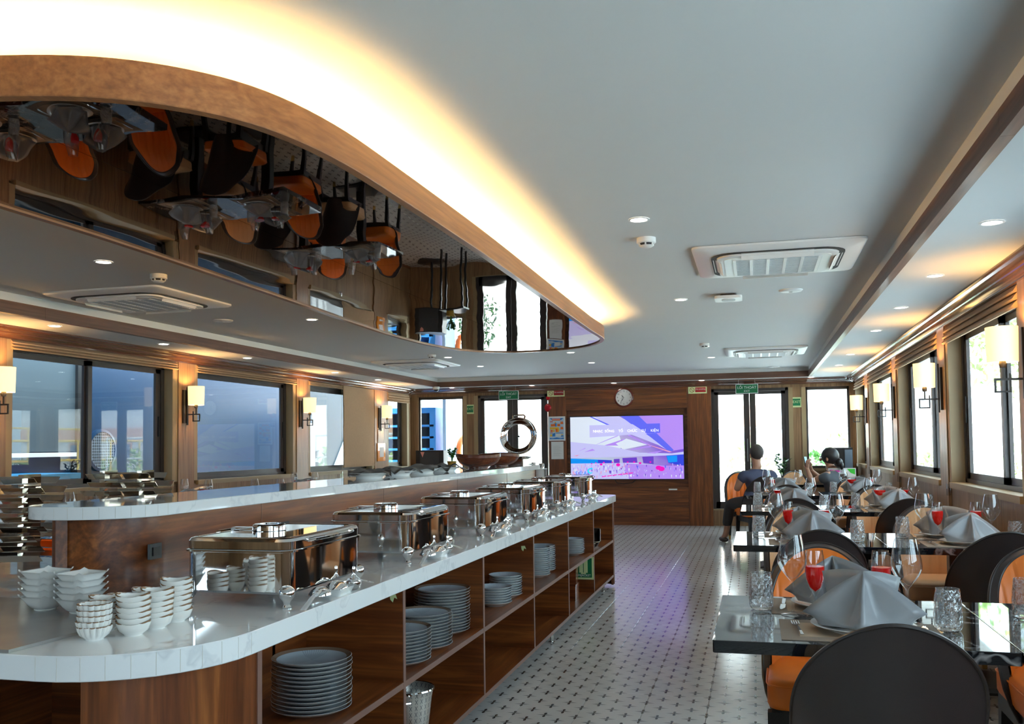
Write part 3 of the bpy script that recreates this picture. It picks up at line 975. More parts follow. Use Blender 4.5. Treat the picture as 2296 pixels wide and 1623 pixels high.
# lower marble top
lo = rrect(-3.03, -1.232, 1.725, 8.335, (.10, .10, .34, .34), 10)
m = MB()
m.loft([[(x, y, ZB1) for x, y in offset_poly(lo, .002)], [(x, y, ZB1 + .002) for x, y in lo], [(x, y, ZT - .002) for x, y in lo], [(x, y, ZT) for x, y in offset_poly(lo, .002)]])
il(m).build('lower_marble_top', m_marble, ISL, smooth=15)
def edge_seams(poly, idx, z0, z1):
    m = MB()
    for i in idx:
        x, y = poly[i]
        m.box(x - .0006, x + .0006, y - .0006, y + .0006, z0 + .003, z1 - .003)
    o = il(m).build('edge_seams', plain('seam_filler', (.68, .65, .60), .6), ISL); o['kind'] = 'stuff'
edge_seams(lo, range(33, 44), ZB1, ZT)
# upper tier body
UX0, UX1, UY0, UY1 = -2.25, -1.925, 2.455, 8.10
ub = rrect(UX0, UX1, UY0, UY1, (.10, .10, .13, .24), 10)
m = MB(); m.prism(ub, ZT, 1.071)
m.v = m.v
il(m).build('upper_body', m_wal_y, ISL, smooth=30)
for y in (3.30, 4.55, 5.8, 7.05):
    il(MB().box(UX1 - .001, UX1 + .0012, y, y + .003, ZT, 1.071)).build('panel_seam', m_shelf_edge, ISL)
us = rrect(-2.31, -1.888, 2.405, 8.14, (.10, .10, .15, .24), 8)
m = MB()
m.loft([[(x, y, 1.071) for x, y in offset_poly(us, .002)], [(x, y, 1.073) for x, y in us], [(x, y, 1.110) for x, y in us], [(x, y, 1.112) for x, y in offset_poly(us, .002)]])
il(m).build('upper_marble_top', m_marble, ISL, smooth=15)
edge_seams(us, range(27, 36), 1.071, 1.112)
ZU = 1.112
for k, y in enumerate((2.92, 3.9, 4.9, 5.9, 6.9)):
    t = thing('power_socket', 'small black socket on the upper tier behind the %s chafing dish' % ORD[k], 'socket', (UX1, y - .42 if k else 2.62, .955), group='black sockets on the island')
    MB().box(0, .010, -.03, .03, -.025, .025).build('plate', m_black, t)
    MB().box(.010, .013, -.018, .018, -.014, .014).build('outlet', m_iron, t)

# ------------------------------------------------------------------ chafing dishes
def make_dish():
    # local: front right near foot corner at (0,0); body spans x -.345..0, y 0..505 ; faces +x
    t = thing('chafing_dish', '', 'chafing dish')
    w, l = .345, .505
    r = rrect(-w, 0, 0, l, .045, 6); ri = offset_poly(r, .004)
    m = MB(); m.loft([[(x, y, .037) for x, y in offset_poly(r, .01)], [(x, y, .045) for x, y in r], [(x, y, .158) for x, y in r]])
    m.build('water_pan', m_chrome, t, smooth=30)
    ro = offset_poly(r, -.010)
    m = MB(); m.loft([[(x, y, .156) for x, y in r], [(x, y, .158) for x, y in ro], [(x, y, .163) for x, y in ro], [(x, y, .166) for x, y in r]])
    m.build('pan_rim', m_chrome, t, smooth=30)
    # lid
    m = MB(); rl = offset_poly(r, -.002)
    m.loft([[(x, y, .166) for x, y in rl], [(x, y, .188) for x, y in rl], [(x, y, .196) for x, y in offset_poly(r, .004)], [(x, y, .199) for x, y in offset_poly(r, .016)], [(x, y, .199) for x, y in offset_poly(r, .022)], [(x, y, .196) for x, y in offset_poly(r, .024)]])
    lid = m.build('lid', m_chrome, t, smooth=30)
    m = MB(); m.prism(offset_poly(r, .024), .1955, .1975); m.build('lid_glass', m_lidglass, lid)
    # hinge plate with a round dial on the back edge, and front handle
    m = MB(); m.box(-w + .012, -w + .10, l * .5 - .016, l * .5 + .016, .199, .207); m.build('hinge_plate', m_chrome, lid)
    m = MB(); m.lathe([(.052, .199), (.052, .215), (.046, .219), (.030, .219), (.028, .210), (0, .210)], 24, (-w + .14, l * .5, 0)); m.build('dial', m_chrome, lid, smooth=30)
    m = MB(); m.tube([(-w - .006, l * .5 - .06, .19), (-w - .006, l * .5 + .06, .19)], .012, 10); m.build('hinge_barrel', m_chrome, t, smooth=True)
    m = MB(); m.tube([(.0, l * .5 - .13, .183), (.022, l * .5 - .13, .188), (.026, l * .5 - .10, .188), (.026, l * .5 + .10, .188), (.022, l * .5 + .13, .188), (.0, l * .5 + .13, .183)], .006, 8); m.build('handle', m_chrome, lid, smooth=True)
    for (x, y) in ((-.012, .012), (-w + .012, .012), (-.012, l - .012), (-w + .012, l - .012)):
        m = MB(); m.lathe([(.013, 0), (.014, .004), (.009, .010), (.011, .018), (.021, .030), (.024, .042), (.021, .054), (.011, .062), (.0, .063)], 14, (x, y, 0))
        m.build('foot', m_chrome, t, smooth=True)
    return t
_q = NT('dark_lid_glass'); _q.base((.05, .045, .042)); _q.set(.03, 0, .9, .5, .02); m_lidglass = _q.mat
dish = make_dish()
FX = [-1.300, -1.326, -1.342, -1.351, -1.366, -1.350]; FY = [2.377, 3.389, 4.445, 5.43, 6.39, 7.31]
DN = ['nearest chrome chafing dish beside the stacked bowls', 'second chrome chafing dish along the buffet', 'third chrome chafing dish along the buffet', 'fourth chrome chafing dish along the buffet', 'fifth chrome chafing dish along the buffet', 'farthest chrome chafing dish in front of the screen']
for k in range(6):
    o = dish if k == 0 else copy_tree(dish)
    o.location = (FX[k], FY[k], ZT); o['label'] = DN[k]; o['group'] = 'chafing dishes on the buffet'
# serving sets in front of each dish
def spoon_mesh(L=.26, bw=.036, bl=.05, bowl_up=True):
    m = MB()
    def f(u, v):
        a = math.pi * (v - .5)
        x = (u - .5) * 2
        ww = bw * math.sqrt(max(0, 1 - x * x)) if abs(x) < 1 else 0
        y = ww * math.sin(a)
        z = .026 * (1 - x * x) * math.cos(a) * (1 if not bowl_up else -1)
        return (x * bl, y, z)
    m.grid(f, 10, 10)
    pts = [(bl * .95, 0, 0), (bl + .03, 0, .012), (bl + .10, 0, .028), (bl + L * .7, 0, .018), (bl + L, 0, .0)]
    rr = [.005, .004, .0045, .008, .010]
    P = []
    for p, r in zip(pts, rr):
        P.append([(p[0], -r, p[2]), (p[0], r, p[2]), (p[0], r * .6, p[2] + .004), (p[0], -r * .6, p[2] + .004)])
    m.loft(P)
    return m
msp = spoon_mesh(.24, .034, .044, False).mesh('serving_spoon', m_chrome, 40)
mld = spoon_mesh(.22, .032, .040, False).mesh('serving_spoon', m_chrome, 40)
def tray_mesh():
    m = MB(); a = rrect(-.028, .028, -.050, .050, .008, 3); b_ = rrect(-.038, .038, -.062, .062, .010, 3)
    ai = offset_poly(a, .002); bi = offset_poly(b_, .004)
    m.loft([[(x, y, 0) for x, y in a], [(x, y, .022) for x, y in b_], [(x, y, .022) for x, y in bi], [(x, y, .006) for x, y in ai]])
    return m.mesh('ceramic_tray', m_porc, 30)
mtray = tray_mesh()
for k in range(6):
    n_ = DN[k].split(' chrome')[0]
    x0, y0 = FX[k] + .018, FY[k]
    tag(link('ceramic_tray', mtray, None, (x0 + .004, y0 + .270, ZT), R(4)), 'white ceramic spoon tray before the %s chafing dish' % n_, 'tray', 'white spoon trays on the buffet')
    tag(link('serving_spoon', msp, None, (x0 + .006, y0 + .262, ZT + .018), (0, R(4), R(-84))), 'large chrome serving spoon resting in the tray of the %s dish' % n_, 'spoon', 'serving spoons on the buffet')
    tag(link('serving_spoon', mld, None, (x0 - .002, y0 + .165, ZT + .014), (0, R(0), R(77))), 'chrome serving spoon lying behind the tray of the %s dish' % n_, 'spoon', 'serving spoons on the buffet')
    t = thing('spoon_holder', 'small chrome egg shaped spoon holder by the %s dish' % n_, 'spoon holder', (x0 + .012, y0 + .375, ZT), group='chrome spoon holders')
    MB().lathe([(0, 0), (.012, .002), (.021, .012), (.023, .022), (.018, .034), (.008, .041), (.004, .05), (.007, .062), (.004, .072), (0, .074)], 14).build('body', m_chrome, t, smooth=True)

# ------------------------------------------------------------------ bowls on the near end
def sqbowl():
    m = MB(); rings = []
    for (h, s_, rr, wv) in ((0, .026, .020, 0), (.003, .028, .022, 0), (.004, .026, .022, 0), (.010, .036, .028, 0), (.020, .044, .032, .0), (.030, .0485, .028, .002), (.037, .0515, .020, .006), (.040, .0545, .015, .009), (.039, .0515, .015, .009), (.028, .045, .028, .001), (.010, .030, .024, 0)):
        pr = rrect(-s_, s_, -s_, s_, rr, 4)
        ring = []
        for x, y in pr:
            k = max(abs(x), abs(y)) / max(1e-6, math.hypot(x, y))
            ring.append((x, y, h + wv * (1 - 2.0 * (k - .7071) / .2929)))
        rings.append(ring)
    m.loft(rings)
    return m.mesh('square_bowl', m_porc, 40)
msq = sqbowl()
for (cx, cy_, rz, nm) in ((-1.962, 2.190, 84, 'back stack'), (-1.826, 2.170, 79, 'front stack')):
    for k in range(5):
        tag(link('square_bowl', msq, None, (cx + random.uniform(-.001, .001), cy_ + random.uniform(-.001, .001), ZT + .008 + .0172 * k), R(rz + random.uniform(-2, 2))),
            'white square porcelain bowl, %s from bottom in the %s' % (ORD[k], nm), 'bowl', 'white square bowls stacked on the buffet')
def ramekin(flute):
    m = MB(); n = 64; rings = []
    for (h, r_) in ((0, .022), (.003, .023), (.012, .033), (.024, .0385), (.033, .040), (.0335, .038), (.022, .035), (.010, .028), (.006, .018)):
        ring = []
        for j in range(n):
            a = 2 * math.pi * j / n
            q = r_ * (1 + (.12 * abs(math.sin(a * 8)) - .07 if flute and .003 < h else 0)) * (1 + (0 if flute else .06 * math.cos(2 * a) * (h > .01)))
            ring.append((q * math.cos(a), q * math.sin(a), h + (0 if flute else .004 * math.cos(2 * a) * (h > .02))))
        rings.append(ring)
    m.loft(rings)
    return m.mesh('sauce_dish', m_saucer, 50)
mrk = [ramekin(True), ramekin(False)]
RK = [(-1.567, 1.908, 5, 0, 'ribbed front stack'), (-1.613, 2.005, 5, 1, 'stack behind the ribbed one'), (-1.506, 1.972, 6, 1, 'tall middle stack'), (-1.503, 2.062, 6, 1, 'stack next to the chafing dish foot'),
      (-1.508, 2.150, 7, 1, 'tallest stack nearest the chafing dish'), (-1.636, 2.105, 4, 1, 'low stack in the rear row'), (-1.645, 2.215, 4, 1, 'rearmost low stack')]
for (cx, cy_, n, kd, nm) in RK:
    for k in range(n):
        tag(link('sauce_dish', mrk[kd], None, (cx + random.uniform(-.0015, .0015), cy_ + random.uniform(-.0015, .0015), ZT + .0135 * k), R(random.uniform(-12, 12) + 20)),
            'small white brown-rimmed sauce dish, %s from bottom, %s' % (ORD[k], nm), 'sauce dish', 'sauce dishes stacked on the buffet')
# clear acrylic sheet with grey insert on the near end
t = thing('counter_mat', 'grey marbled board lying flat under the white square bowls', 'board', (-2.0, 2.1, ZT))
m = MB(); m.face([(.352, -.372, .0005), (.352, -.372, .008), (.352, -.372, .008)]) if False else None
m = MB(); m.prism([(.348, -.368), (.36, -.16), (.30, .25), (-.9, .25), (-.9, -.368)], .0005, .008)
m.build('board', plain('grey_marbled_board', (.26, .245, .235), .2, var=.25, scale=5), t)
ZMAT = ZT + .008

# ------------------------------------------------------------------ plates in the cubbies
def plate_mesh(r, mat=m_stone):
    k = r / .13
    m = MB(); m.lathe([(.0, .004), (.062 * k, .004), (.064 * k, 0), (.070 * k, 0), (.074 * k, .004), (.105 * k, .010), (.126 * k, .0205), (.130 * k, .0235), (.128 * k, .0245), (.122 * k, .0215), (.100 * k, .0125), (.080 * k, .0085), (0, .0085)], 40)
    return m.mesh('dinner_plate', mat, 50)
mp13, mp11 = plate_mesh(.130), plate_mesh(.096)
ST = [(-1.425, 2.76, 13, mp13, 'big stack in the first cubby'), (-1.425, 4.05, 15, mp13, 'back stack in the second cubby'), (-1.405, 3.735, 11, mp13, 'middle stack in the second cubby'), (-1.40, 3.455, 10, mp13, 'front stack in the second cubby'),
      (-1.40, 5.07, 9, mp11, 'back stack in the third cubby'), (-1.39, 4.80, 7, mp11, 'front stack in the third cubby'), (-1.43, 6.12, 13, mp11, 'back stack in the fourth cubby'), (-1.415, 5.88, 14, mp11, 'front stack in the fourth cubby'), (-1.41, 7.10, 9, mp11, 'only stack in the fifth cubby')]
BIG = ORD + ['ninth', 'tenth', 'eleventh', 'twelfth', 'thirteenth', 'fourteenth', 'fifteenth', 'sixteenth', 'seventeenth']
for (x, y, n, me, nm) in ST:
    for k in range(n):
        tag(link('dinner_plate', me, None, (x + random.uniform(-.002, .002), y + random.uniform(-.002, .002), ZM + .0132 * k), R(random.uniform(0, 360) if k < n - 1 else 80)),
            'blue-grey stoneware plate, %s from bottom, %s' % (BIG[k], nm), 'plate', 'stoneware plates stacked in the island cubbies')
for (x, y, rz, z, lab) in ((-1.42, 7.62, 0, 0, 'black rectangular food tray lying in the last cubby'), (-1.41, 7.66, 9, .052, 'black rectangular food tray tilted on top in the last cubby')):
    t = thing('black_tray', lab, 'tray', (x, y, ZM + z), (R(0 if not z else 14), 0, R(rz)), 'black trays in the last cubby')
    a = rrect(-.10, .10, -.14, .14, .02, 3); b_ = rrect(-.125, .125, -.17, .17, .025, 3)
    m = MB(); m.loft([[(q, w, 0) for q, w in a], [(q, w, .05) for q, w in b_], [(q, w, .05) for q, w in offset_poly(b_, .004)], [(q, w, .005) for q, w in offset_poly(a, .003)]])
    m.build('body', m_blackwood, t, smooth=30)
    m = MB(); m.tube([(q, w, .05) for q, w in b_], .005, 6, closed=True); m.build('rim', m_steel, t, smooth=True)
# ice bucket
t = thing('ice_bucket', 'steel bucket with cross pattern and bar handle in the bottom cubby', 'bucket', (-1.39, 3.52, ZB0 + T_))
def bucket_mat():
    q = NT('patterned_steel')
    sp = q.n('ShaderNodeSeparateXYZ'); q.L(q.coords(), sp.inputs[0])
    a = q.math('MULTIPLY', q.math('ARCTAN2', sp.outputs[1], sp.outputs[0]), 4.2)
    u = q.math('SUBTRACT', q.math('FRACT', q.math('ADD', a, 50)), .5); v = q.math('SUBTRACT', q.math('FRACT', q.math('MULTIPLY', sp.outputs[2], 40)), .5)
    x = q.math('LESS_THAN', q.math('ABSOLUTE', q.math('SUBTRACT', q.math('ABSOLUTE', u), q.math('MULTIPLY', q.math('ABSOLUTE', v), .6))), .045)
    ins = q.math('MULTIPLY', x, q.math('LESS_THAN', q.math('ABSOLUTE', v), .38))
    q.base(q.mix(ins, (.74, .71, .66), (.10, .11, .13))); q.set(.3, .75)
    return q.mat
MB().lathe([(0, .002), (.075, .002), (.080, .01), (.098, .16), (.104, .19), (.108, .196), (.104, .200), (.098, .192), (.090, .15), (.078, .02)], 32).build('body', bucket_mat(), t, smooth=40)
MB().lathe([(0, .12), (.085, .12)], 24).build('inner_liner', m_black, t)
MB().lathe([(.1085, .192), (.111, .197), (.1085, .202), (.106, .197), (.1085, .192)], 32).build('rim', m_chrome, t, smooth=True)
for s_ in (1, -1):
    m = MB(); m.tube([(.102 * math.cos(R(a)), s_ * .102 + 0 * a, .165) if i in (0, 6) else (.085 * math.cos(R(a)), s_ * (.102 + .045 * math.sin(R(180 * i / 6))), .168) for i, a in enumerate((60, 64, 75, 90, 105, 116, 120))], .005, 8)
    m.build('handle', m_chrome, t, smooth=True)
# life jacket sign + wooden boxes in the fifth bottom cubby
t = thing('safety_sign', 'green lifejacket sign with white vest symbol inside the cubby', 'sign', (-1.352, DIV[5] - T_ / 2 - .004, .302))
MB().box(-.082, .082, 0, .003, -.088, .092).build('border', m_glow, t)
MB().box(-.068, .068, -.0015, 0, -.072, .080).build('field', m_green, t)
MB().box(-.034, -.003, -.003, -.0015, -.034, .070).box(.003, .034, -.003, -.0015, -.034, .070).box(-.02, .02, -.003, -.0015, -.045, -.034).build('vest_symbol', m_glow, t)
link('lettering', text_mesh('LIFEJACKET', .023), t, (0, -.0025, -.056), (R(90), 0, 0)).data.materials.append(m_white)
for k, (z, s_) in enumerate(((0, .12), (.122, .12))):
    t = thing('wooden_box', '%s red-brown wooden box stacked under the lifejacket sign' % ('lower' if k == 0 else 'upper'), 'box', (-1.40, 6.90, ZB0 + T_ + z), R(4 * k), 'wooden boxes in the cubby')
    MB().box(-.06, .06, -.07, .07, 0, .108).build('body', m_bowlwood, t)
    MB().box(-.063, .063, -.073, .073, .108, .121).build('lid', m_bowlwood, t)
for k, (x, y, z) in enumerate(((XF - .05, DIV[1] - T_ / 2 - .0005, .745), (XF - .07, DIV[3] - T_ / 2 - .0005, .70))):
    m = MB(); m.face([(0, 0, 0), (.022, 0, .002), (.030, 0, -.018), (.018, 0, -.012), (.012, 0, -.03), (.002, 0, -.02)])
    m.v += [(a, b_ - .0006, c) for a, b_, c in m.v]; m.f = [tuple(range(6)), tuple(range(11, 5, -1))] + [(i, (i + 1) % 6, 6 + (i + 1) % 6, 6 + i) for i in range(6)]; m.m = [0] * 8
    o = m.build('torn_sticker', m_glow, None, (x, y, z)); tag(o, 'torn pale green sticker scrap on the %s cubby divider' % ('second' if k == 0 else 'fourth'), 'sticker', 'torn green stickers')

# ------------------------------------------------------------------ things on the upper tier
def wide_plate():
    m = MB(); m.lathe([(0, .003), (.065, .003), (.068, 0), (.074, 0), (.076, .008), (.090, .018), (.118, .0285), (.120, .031), (.117, .0315), (.090, .0215), (.07, .010), (0, .010)], 40)
    return m.mesh('serving_plate', m_porc, 45)
mwp = wide_plate()
def folded_cloth(seed):
    rnd = random.Random(seed)
    m = MB(); n = 14
    ph = [rnd.uniform(0, 6) for _ in range(4)]
    def f(u, v):
        x = (u - .5) * .24; y = (v - .5) * .20
        z = .034 + .010 * math.sin(9 * u + ph[0]) * math.cos(6 * v + ph[1]) + .008 * math.sin(14 * u + 8 * v + ph[2]) + .014 * (1 - (2 * u - 1) ** 2)
        z -= .018 * max(0, abs(2 * v - 1) - .6) * 2
        a = .3 + ph[3] * .1
        return (x * math.cos(a) - y * math.sin(a), x * math.sin(a) + y * math.cos(a), z)
    m.grid(f, n, n)
    k = len(m.v)
    m.v += [(x, y, z - .005) for x, y, z in m.v]
    m.f += [tuple(i + k for i in reversed(q)) for q in m.f[:]]; m.m += m.m[:]
    N = n + 1
    edge = [i * N for i in range(N)] + [n * N + j for j in range(1, N)] + [i * N + n for i in range(n - 1, -1, -1)] + [j for j in range(n - 1, 0, -1)]
    for i in range(len(edge)):
        a, c = edge[i], edge[(i + 1) % len(edge)]
        m.f.append((a, c, c + k, a + k)); m.m.append(0)
    return m.mesh('folded_cloth', m_clothdull, 'all')
m_clothdull = plain('taupe_grey_cloth', (.20, .19, .185), .7, var=.15, scale=20)
for k, (x, y) in enumerate(((-2.135, 4.84), (-2.14, 5.28), (-2.145, 5.72), (-2.14, 6.15))):
    nm = ['first', 'second', 'third', 'fourth'][k]
    tag(link('serving_plate', mwp, None, (x, y, ZU)), '%s white plate on the raised marble shelf' % nm, 'plate', 'white plates on the raised shelf')
    tag(link('folded_cloth', folded_cloth(k), None, (x, y, ZU), R(40 * k)), 'crumpled grey napkin over the %s white plate on the shelf' % nm, 'napkin', 'grey napkins on the raised shelf')
def big_bowl():
    m = MB(); n = 36; rings = []
    for (h, r_) in ((0, .075), (.004, .080), (.008, .080), (.024, .125), (.046, .158), (.072, .174), (.082, .177), (.085, .182), (.108, .183), (.110, .178), (.085, .171), (.05, .153), (.03, .122), (.014, .06)):
        rings.append([(r_ * math.cos(2 * math.pi * j / n), r_ * math.sin(2 * math.pi * j / n), h + (.006 * math.sin(4 * math.pi * j / n + .6) if h > .08 else 0)) for j in range(n)])
    m.loft(rings)
    return m.mesh('wooden_bowl', m_bowlwood, 50)
mbb = big_bowl()
tag(link('wooden_bowl', mbb, None, (-2.16, 7.05, ZU)), 'front glossy red-brown wooden bowl on the raised shelf', 'bowl', 'wooden bowls on the raised shelf')
tag(link('wooden_bowl', mbb, None, (-2.15, 7.62, ZU), R(70)), 'rear glossy red-brown wooden bowl on the raised shelf', 'bowl', 'wooden bowls on the raised shelf')
# round chafing dish with an open glass lid
t = thing('round_chafing_dish', 'round chrome chafing dish with its glass lid standing open', 'chafing dish', (-2.10, 7.97, ZU))
m = MB(); m.prism(rrect(-.13, .13, -.13, .13, .03), .0, .055); m.build('stand', m_steel, t)
MB().lathe([(.10, .05), (.14, .06), (.150, .075), (.14, .078), (.10, .07)], 32, cap=True).build('pan', m_chrome, t, smooth=True)
lid = thing('lid', None, None); del_ = lid
lid.parent = t; lid.location = (.03, .02, .262); lid.rotation_euler = (R(82), 0, R(6))
_ = MB().lathe([(.168, .012), (.170, .0), (.160, -.008), (.125, -.030), (.112, -.034), (.112, -.028), (.125, -.024), (.160, -.002), (.168, .012)], 40); _.build('lid_ring', m_chrome, lid, smooth=True)
MB().lathe([(.113, -.030), (.06, -.036), (0, -.038)], 32).build('lid_glass', m_pane, lid, smooth=True)
MB().lathe([(.0, -.030), (.008, -.032), (.008, -.042), (0, -.043)], 12).build('knob', m_black, lid, smooth=True)
m = MB(); m.tube([(-.05, .150, -.015), (-.055, .185, -.03), (-.045, .196, -.032), (.045, .196, -.032), (.055, .185, -.03), (.05, .150, -.015)], .007, 8); m.build('lid_handle', m_chrome, lid, smooth=True)
m = MB(); m.tube([(.03, .03, .06), (.03, .03, .10)], .008, 8); m.build('hinge_post', m_chrome, t, smooth=True)
# soup pot on the lower top beyond the upper tier
t = thing('soup_pot', 'tall polished steel soup pot at the far end of the buffet', 'pot', (-1.965, 8.225, ZT))
MB().lathe([(0, 0), (.095, 0), (.10, .01), (.10, .235), (.104, .240), (.10, .245), (.094, .24), (.09, .03), (0, .03)], 32).build('body', m_chrome, t, smooth=40)
for k, (r_, a, h) in enumerate(((.05, .3, .05), (.05, 2.4, .06), (.045, 4.2, .045))):
    MB().lathe([(.024, .2), (.026, .235 + h), (.022, .24 + h), (.02, .2)], 14, (r_ * math.cos(a), r_ * math.sin(a), 0)).build('cylinder_cup', m_chrome, t, smooth=True)

# ------------------------------------------------------------------ mirror polished slatted display stands
m_slat = NT('mirror_steel_slats'); m_slat.base((.80, .77, .72)); m_slat.set(.05, 1)
_n = m_slat.noise(m_slat.coords(), 6, 2); m_slat.bump(_n, .05, .004); m_slat = m_slat.mat
def slat_stand(x, y, z0, n, w, lab, rz):
    t = thing('display_stand', lab, 'display stand', (x, y, z0), R(rz), 'slatted steel display stands')
    for k in range(n):
        z = .035 + .037 * k
        off = .02 * (k % 2)
        ww = w - .012 * (k % 3)
        for s_ in (1, -1):
            q = MB()
            q.loft([[(-ww + off, s_ * .07, z), (-ww + off, s_ * .095, z + .024), (-ww + off, s_ * .093, z + .025), (-ww + off, s_ * .068, z + .001)],
                    [(ww * .2, s_ * .09, z), (ww * .2, s_ * .115, z + .024), (ww * .2, s_ * .113, z + .025), (ww * .2, s_ * .088, z + .001)],
                    [(ww + off, s_ * .055, z), (ww + off, s_ * .08, z + .024), (ww + off, s_ * .078, z + .025), (ww + off, s_ * .053, z + .001)]])
            q.build('slat', m_slat, t)
    for xx in (-w * .55, w * .5):
        MB().box(xx - .012, xx + .012, -.05, .05, 0, .035 + .037 * n).build('upright', m_slat, t)
    return t
slat_stand(-2.86, 2.98, ZT, 9, .20, 'near mirror polished slatted steel stand behind the white square bowls', 6)
slat_stand(-2.72, 3.52, ZT, 9, .17, 'far mirror polished slatted steel stand behind the raised shelf', 6)
# ------------------------------------------------------------------ dining tables, chairs and settings
ZTB = .75
def make_table(name='dining_table'):
    t = thing(name, '', 'table')
    h = .383
    r = rrect(-h, h, -h, h, .008, 3)
    m = MB(); m.loft([[(x, y, ZTB - .034) for x, y in offset_poly(r, .001)], [(x, y, ZTB - .032) for x, y in r], [(x, y, ZTB - .0015) for x, y in r], [(x, y, ZTB) for x, y in offset_poly(r, .0015)]])
    m.build('table_top', m_blackmarble, t, smooth=30)
    MB().box(-.16, .16, -.16, .16, ZTB - .05, ZTB - .034).build('mount_plate', m_blackwood, t)
    m = MB(); m.prism(rrect(-.045, .045, -.045, .045, .01), .02, ZTB - .05); m.build('column', m_blackwood, t)
    m = MB(); m.loft([[(x, y, 0) for x, y in rrect(-.24, .24, -.24, .24, .02)], [(x, y, .012) for x, y in rrect(-.24, .24, -.24, .24, .02)], [(x, y, .026) for x, y in rrect(-.20, .20, -.20, .20, .02)]]); m.build('base', m_blackwood, t)
    return t
def sgn_(a): return 1 if a >= 0 else -1
ZBOT, ZTOP, ZSH, WB = .335, .874, .60, .190
def arch(v):
    return ZSH + (ZTOP - ZSH) * max(0, 1 - abs(v) ** 2) ** .4
def back_pt(u, q, th, k=1.0):
    # u 0..1 up the column, q -1..1 across, th outward thickness
    v = math.sin(math.pi / 2 * q)
    zt = arch(v) + (th * .28 if th > 0 else th * .6)
    z = ZBOT + (zt - ZBOT) * u
    w = WB * k if z > .46 else WB * k - 1.9 * (.46 - z) ** 2
    s_ = min(1, (z - ZBOT) / (ZTOP - ZBOT))
    wrap = .27 * (1 - s_) ** 1.3 + .035
    y = -.215 - .085 * s_ + wrap * abs(v) ** 2.4
    nx, ny = sgn_(v) * abs(v) ** 2.2, -(1 - abs(v) ** 2.2) - .12
    return (v * w + nx * th * .8, y + ny * th, z)
def make_chair(pad_mat, name='dining_chair'):
    # local: sitter looks to +y, origin on the floor under the seat centre
    t = thing(name, '', 'chair')
    nz, nv = 12, 24
    m = MB(); th = .036
    m.grid(lambda u, v: back_pt(u, (v - .5) * 2, th), nz, nv)
    m.f = [tuple(reversed(q)) for q in m.f]
    n0 = len(m.v)
    m.grid(lambda u, v: back_pt(u, (v - .5) * 2, 0), nz, nv)
    N = nv + 1
    edge = [i * N for i in range(nz + 1)] + [nz * N + j for j in range(1, N)] + [i * N + nv for i in range(nz - 1, -1, -1)] + [j for j in range(nv - 1, 0, -1)]
    for i in range(len(edge)):
        a, c = edge[i], edge[(i + 1) % len(edge)]
        m.f.append((a, c, c + n0, a + n0)); m.m.append(0)
    m.build('back_shell', m_lea_dark, t, smooth=50)
    p = MB()
    def pad(u, v):
        q = (v - .5) * 2
        vv = math.sin(math.pi / 2 * q)
        x, y, z = back_pt(.02 + .972 * u, q * .975, -.004 - .016 * (1 - abs(vv) ** 3) * min(1, 8 * (1 - u)), .99)
        ch = abs(math.sin(math.pi * 3.5 * vv))
        y += -.002 + .009 * min(1, ch * 2.6) * min(1, 6 * (1 - u))
        return (x, y, z)
    p.grid(pad, nz, 64)
    p.build('back_pad', pad_mat, t, smooth='all')
    e = [back_pt(i / 6, -1, th * .98) for i in range(6)] + [back_pt(1, -1 + 2 * i / 40, th * .98) for i in range(41)] + [back_pt(1 - i / 6, 1, th * .98) for i in range(1, 7)]
    m = MB(); m.tube(e, .0050, 6); m.build('piping', m_piping, t, smooth=True)
    # seat
    s0 = rrect(-.200, .200, -.205, .255, (.06, .06, .05, .05), 5)
    def ring(off, z): return [(x, y, z) for x, y in offset_poly(s0, off)]
    m = MB(); m.loft([ring(.03, .365), ring(.006, .372), ring(0, .385), ring(0, .445), ring(.006, .462), ring(.03, .472), [(x * .55, y * .55 + .012, .479) for x, y in s0]])
    m.build('seat', pad_mat, t, smooth='all')
    m = MB(); m.tube([(x, y, .452) for x, y in offset_poly(s0, -.001)], .0035, 5, closed=True); m.build('seat_piping', pad_mat, t, smooth=True)
    MB().box(-.185, .185, -.19, .23, .305, .366).build('seat_frame', m_blackwood, t)
    for (x, y) in ((-.175, .215), (.175, .215), (-.16, -.19), (.16, -.19)):
        dx, dy = sgn_(x) * .012, (.010 if y > 0 else -.05)
        m = MB()
        def q(cx, cy_, r_, z): return [(cx - r_, cy_ - r_, z), (cx + r_, cy_ - r_, z), (cx + r_, cy_ + r_, z), (cx - r_, cy_ + r_, z)]
        m.loft([q(x + dx * .84, y + dy * .84, .0135, .055), q(x, y, .024, .36)])
        lg = m.build('leg', m_blackwood, t)
        m = MB(); m.loft([q(x + dx, y + dy, .0115, 0), q(x + dx * .84, y + dy * .84, .0138, .055)]); m.build('brass_tip', m_brass, lg)
    return t
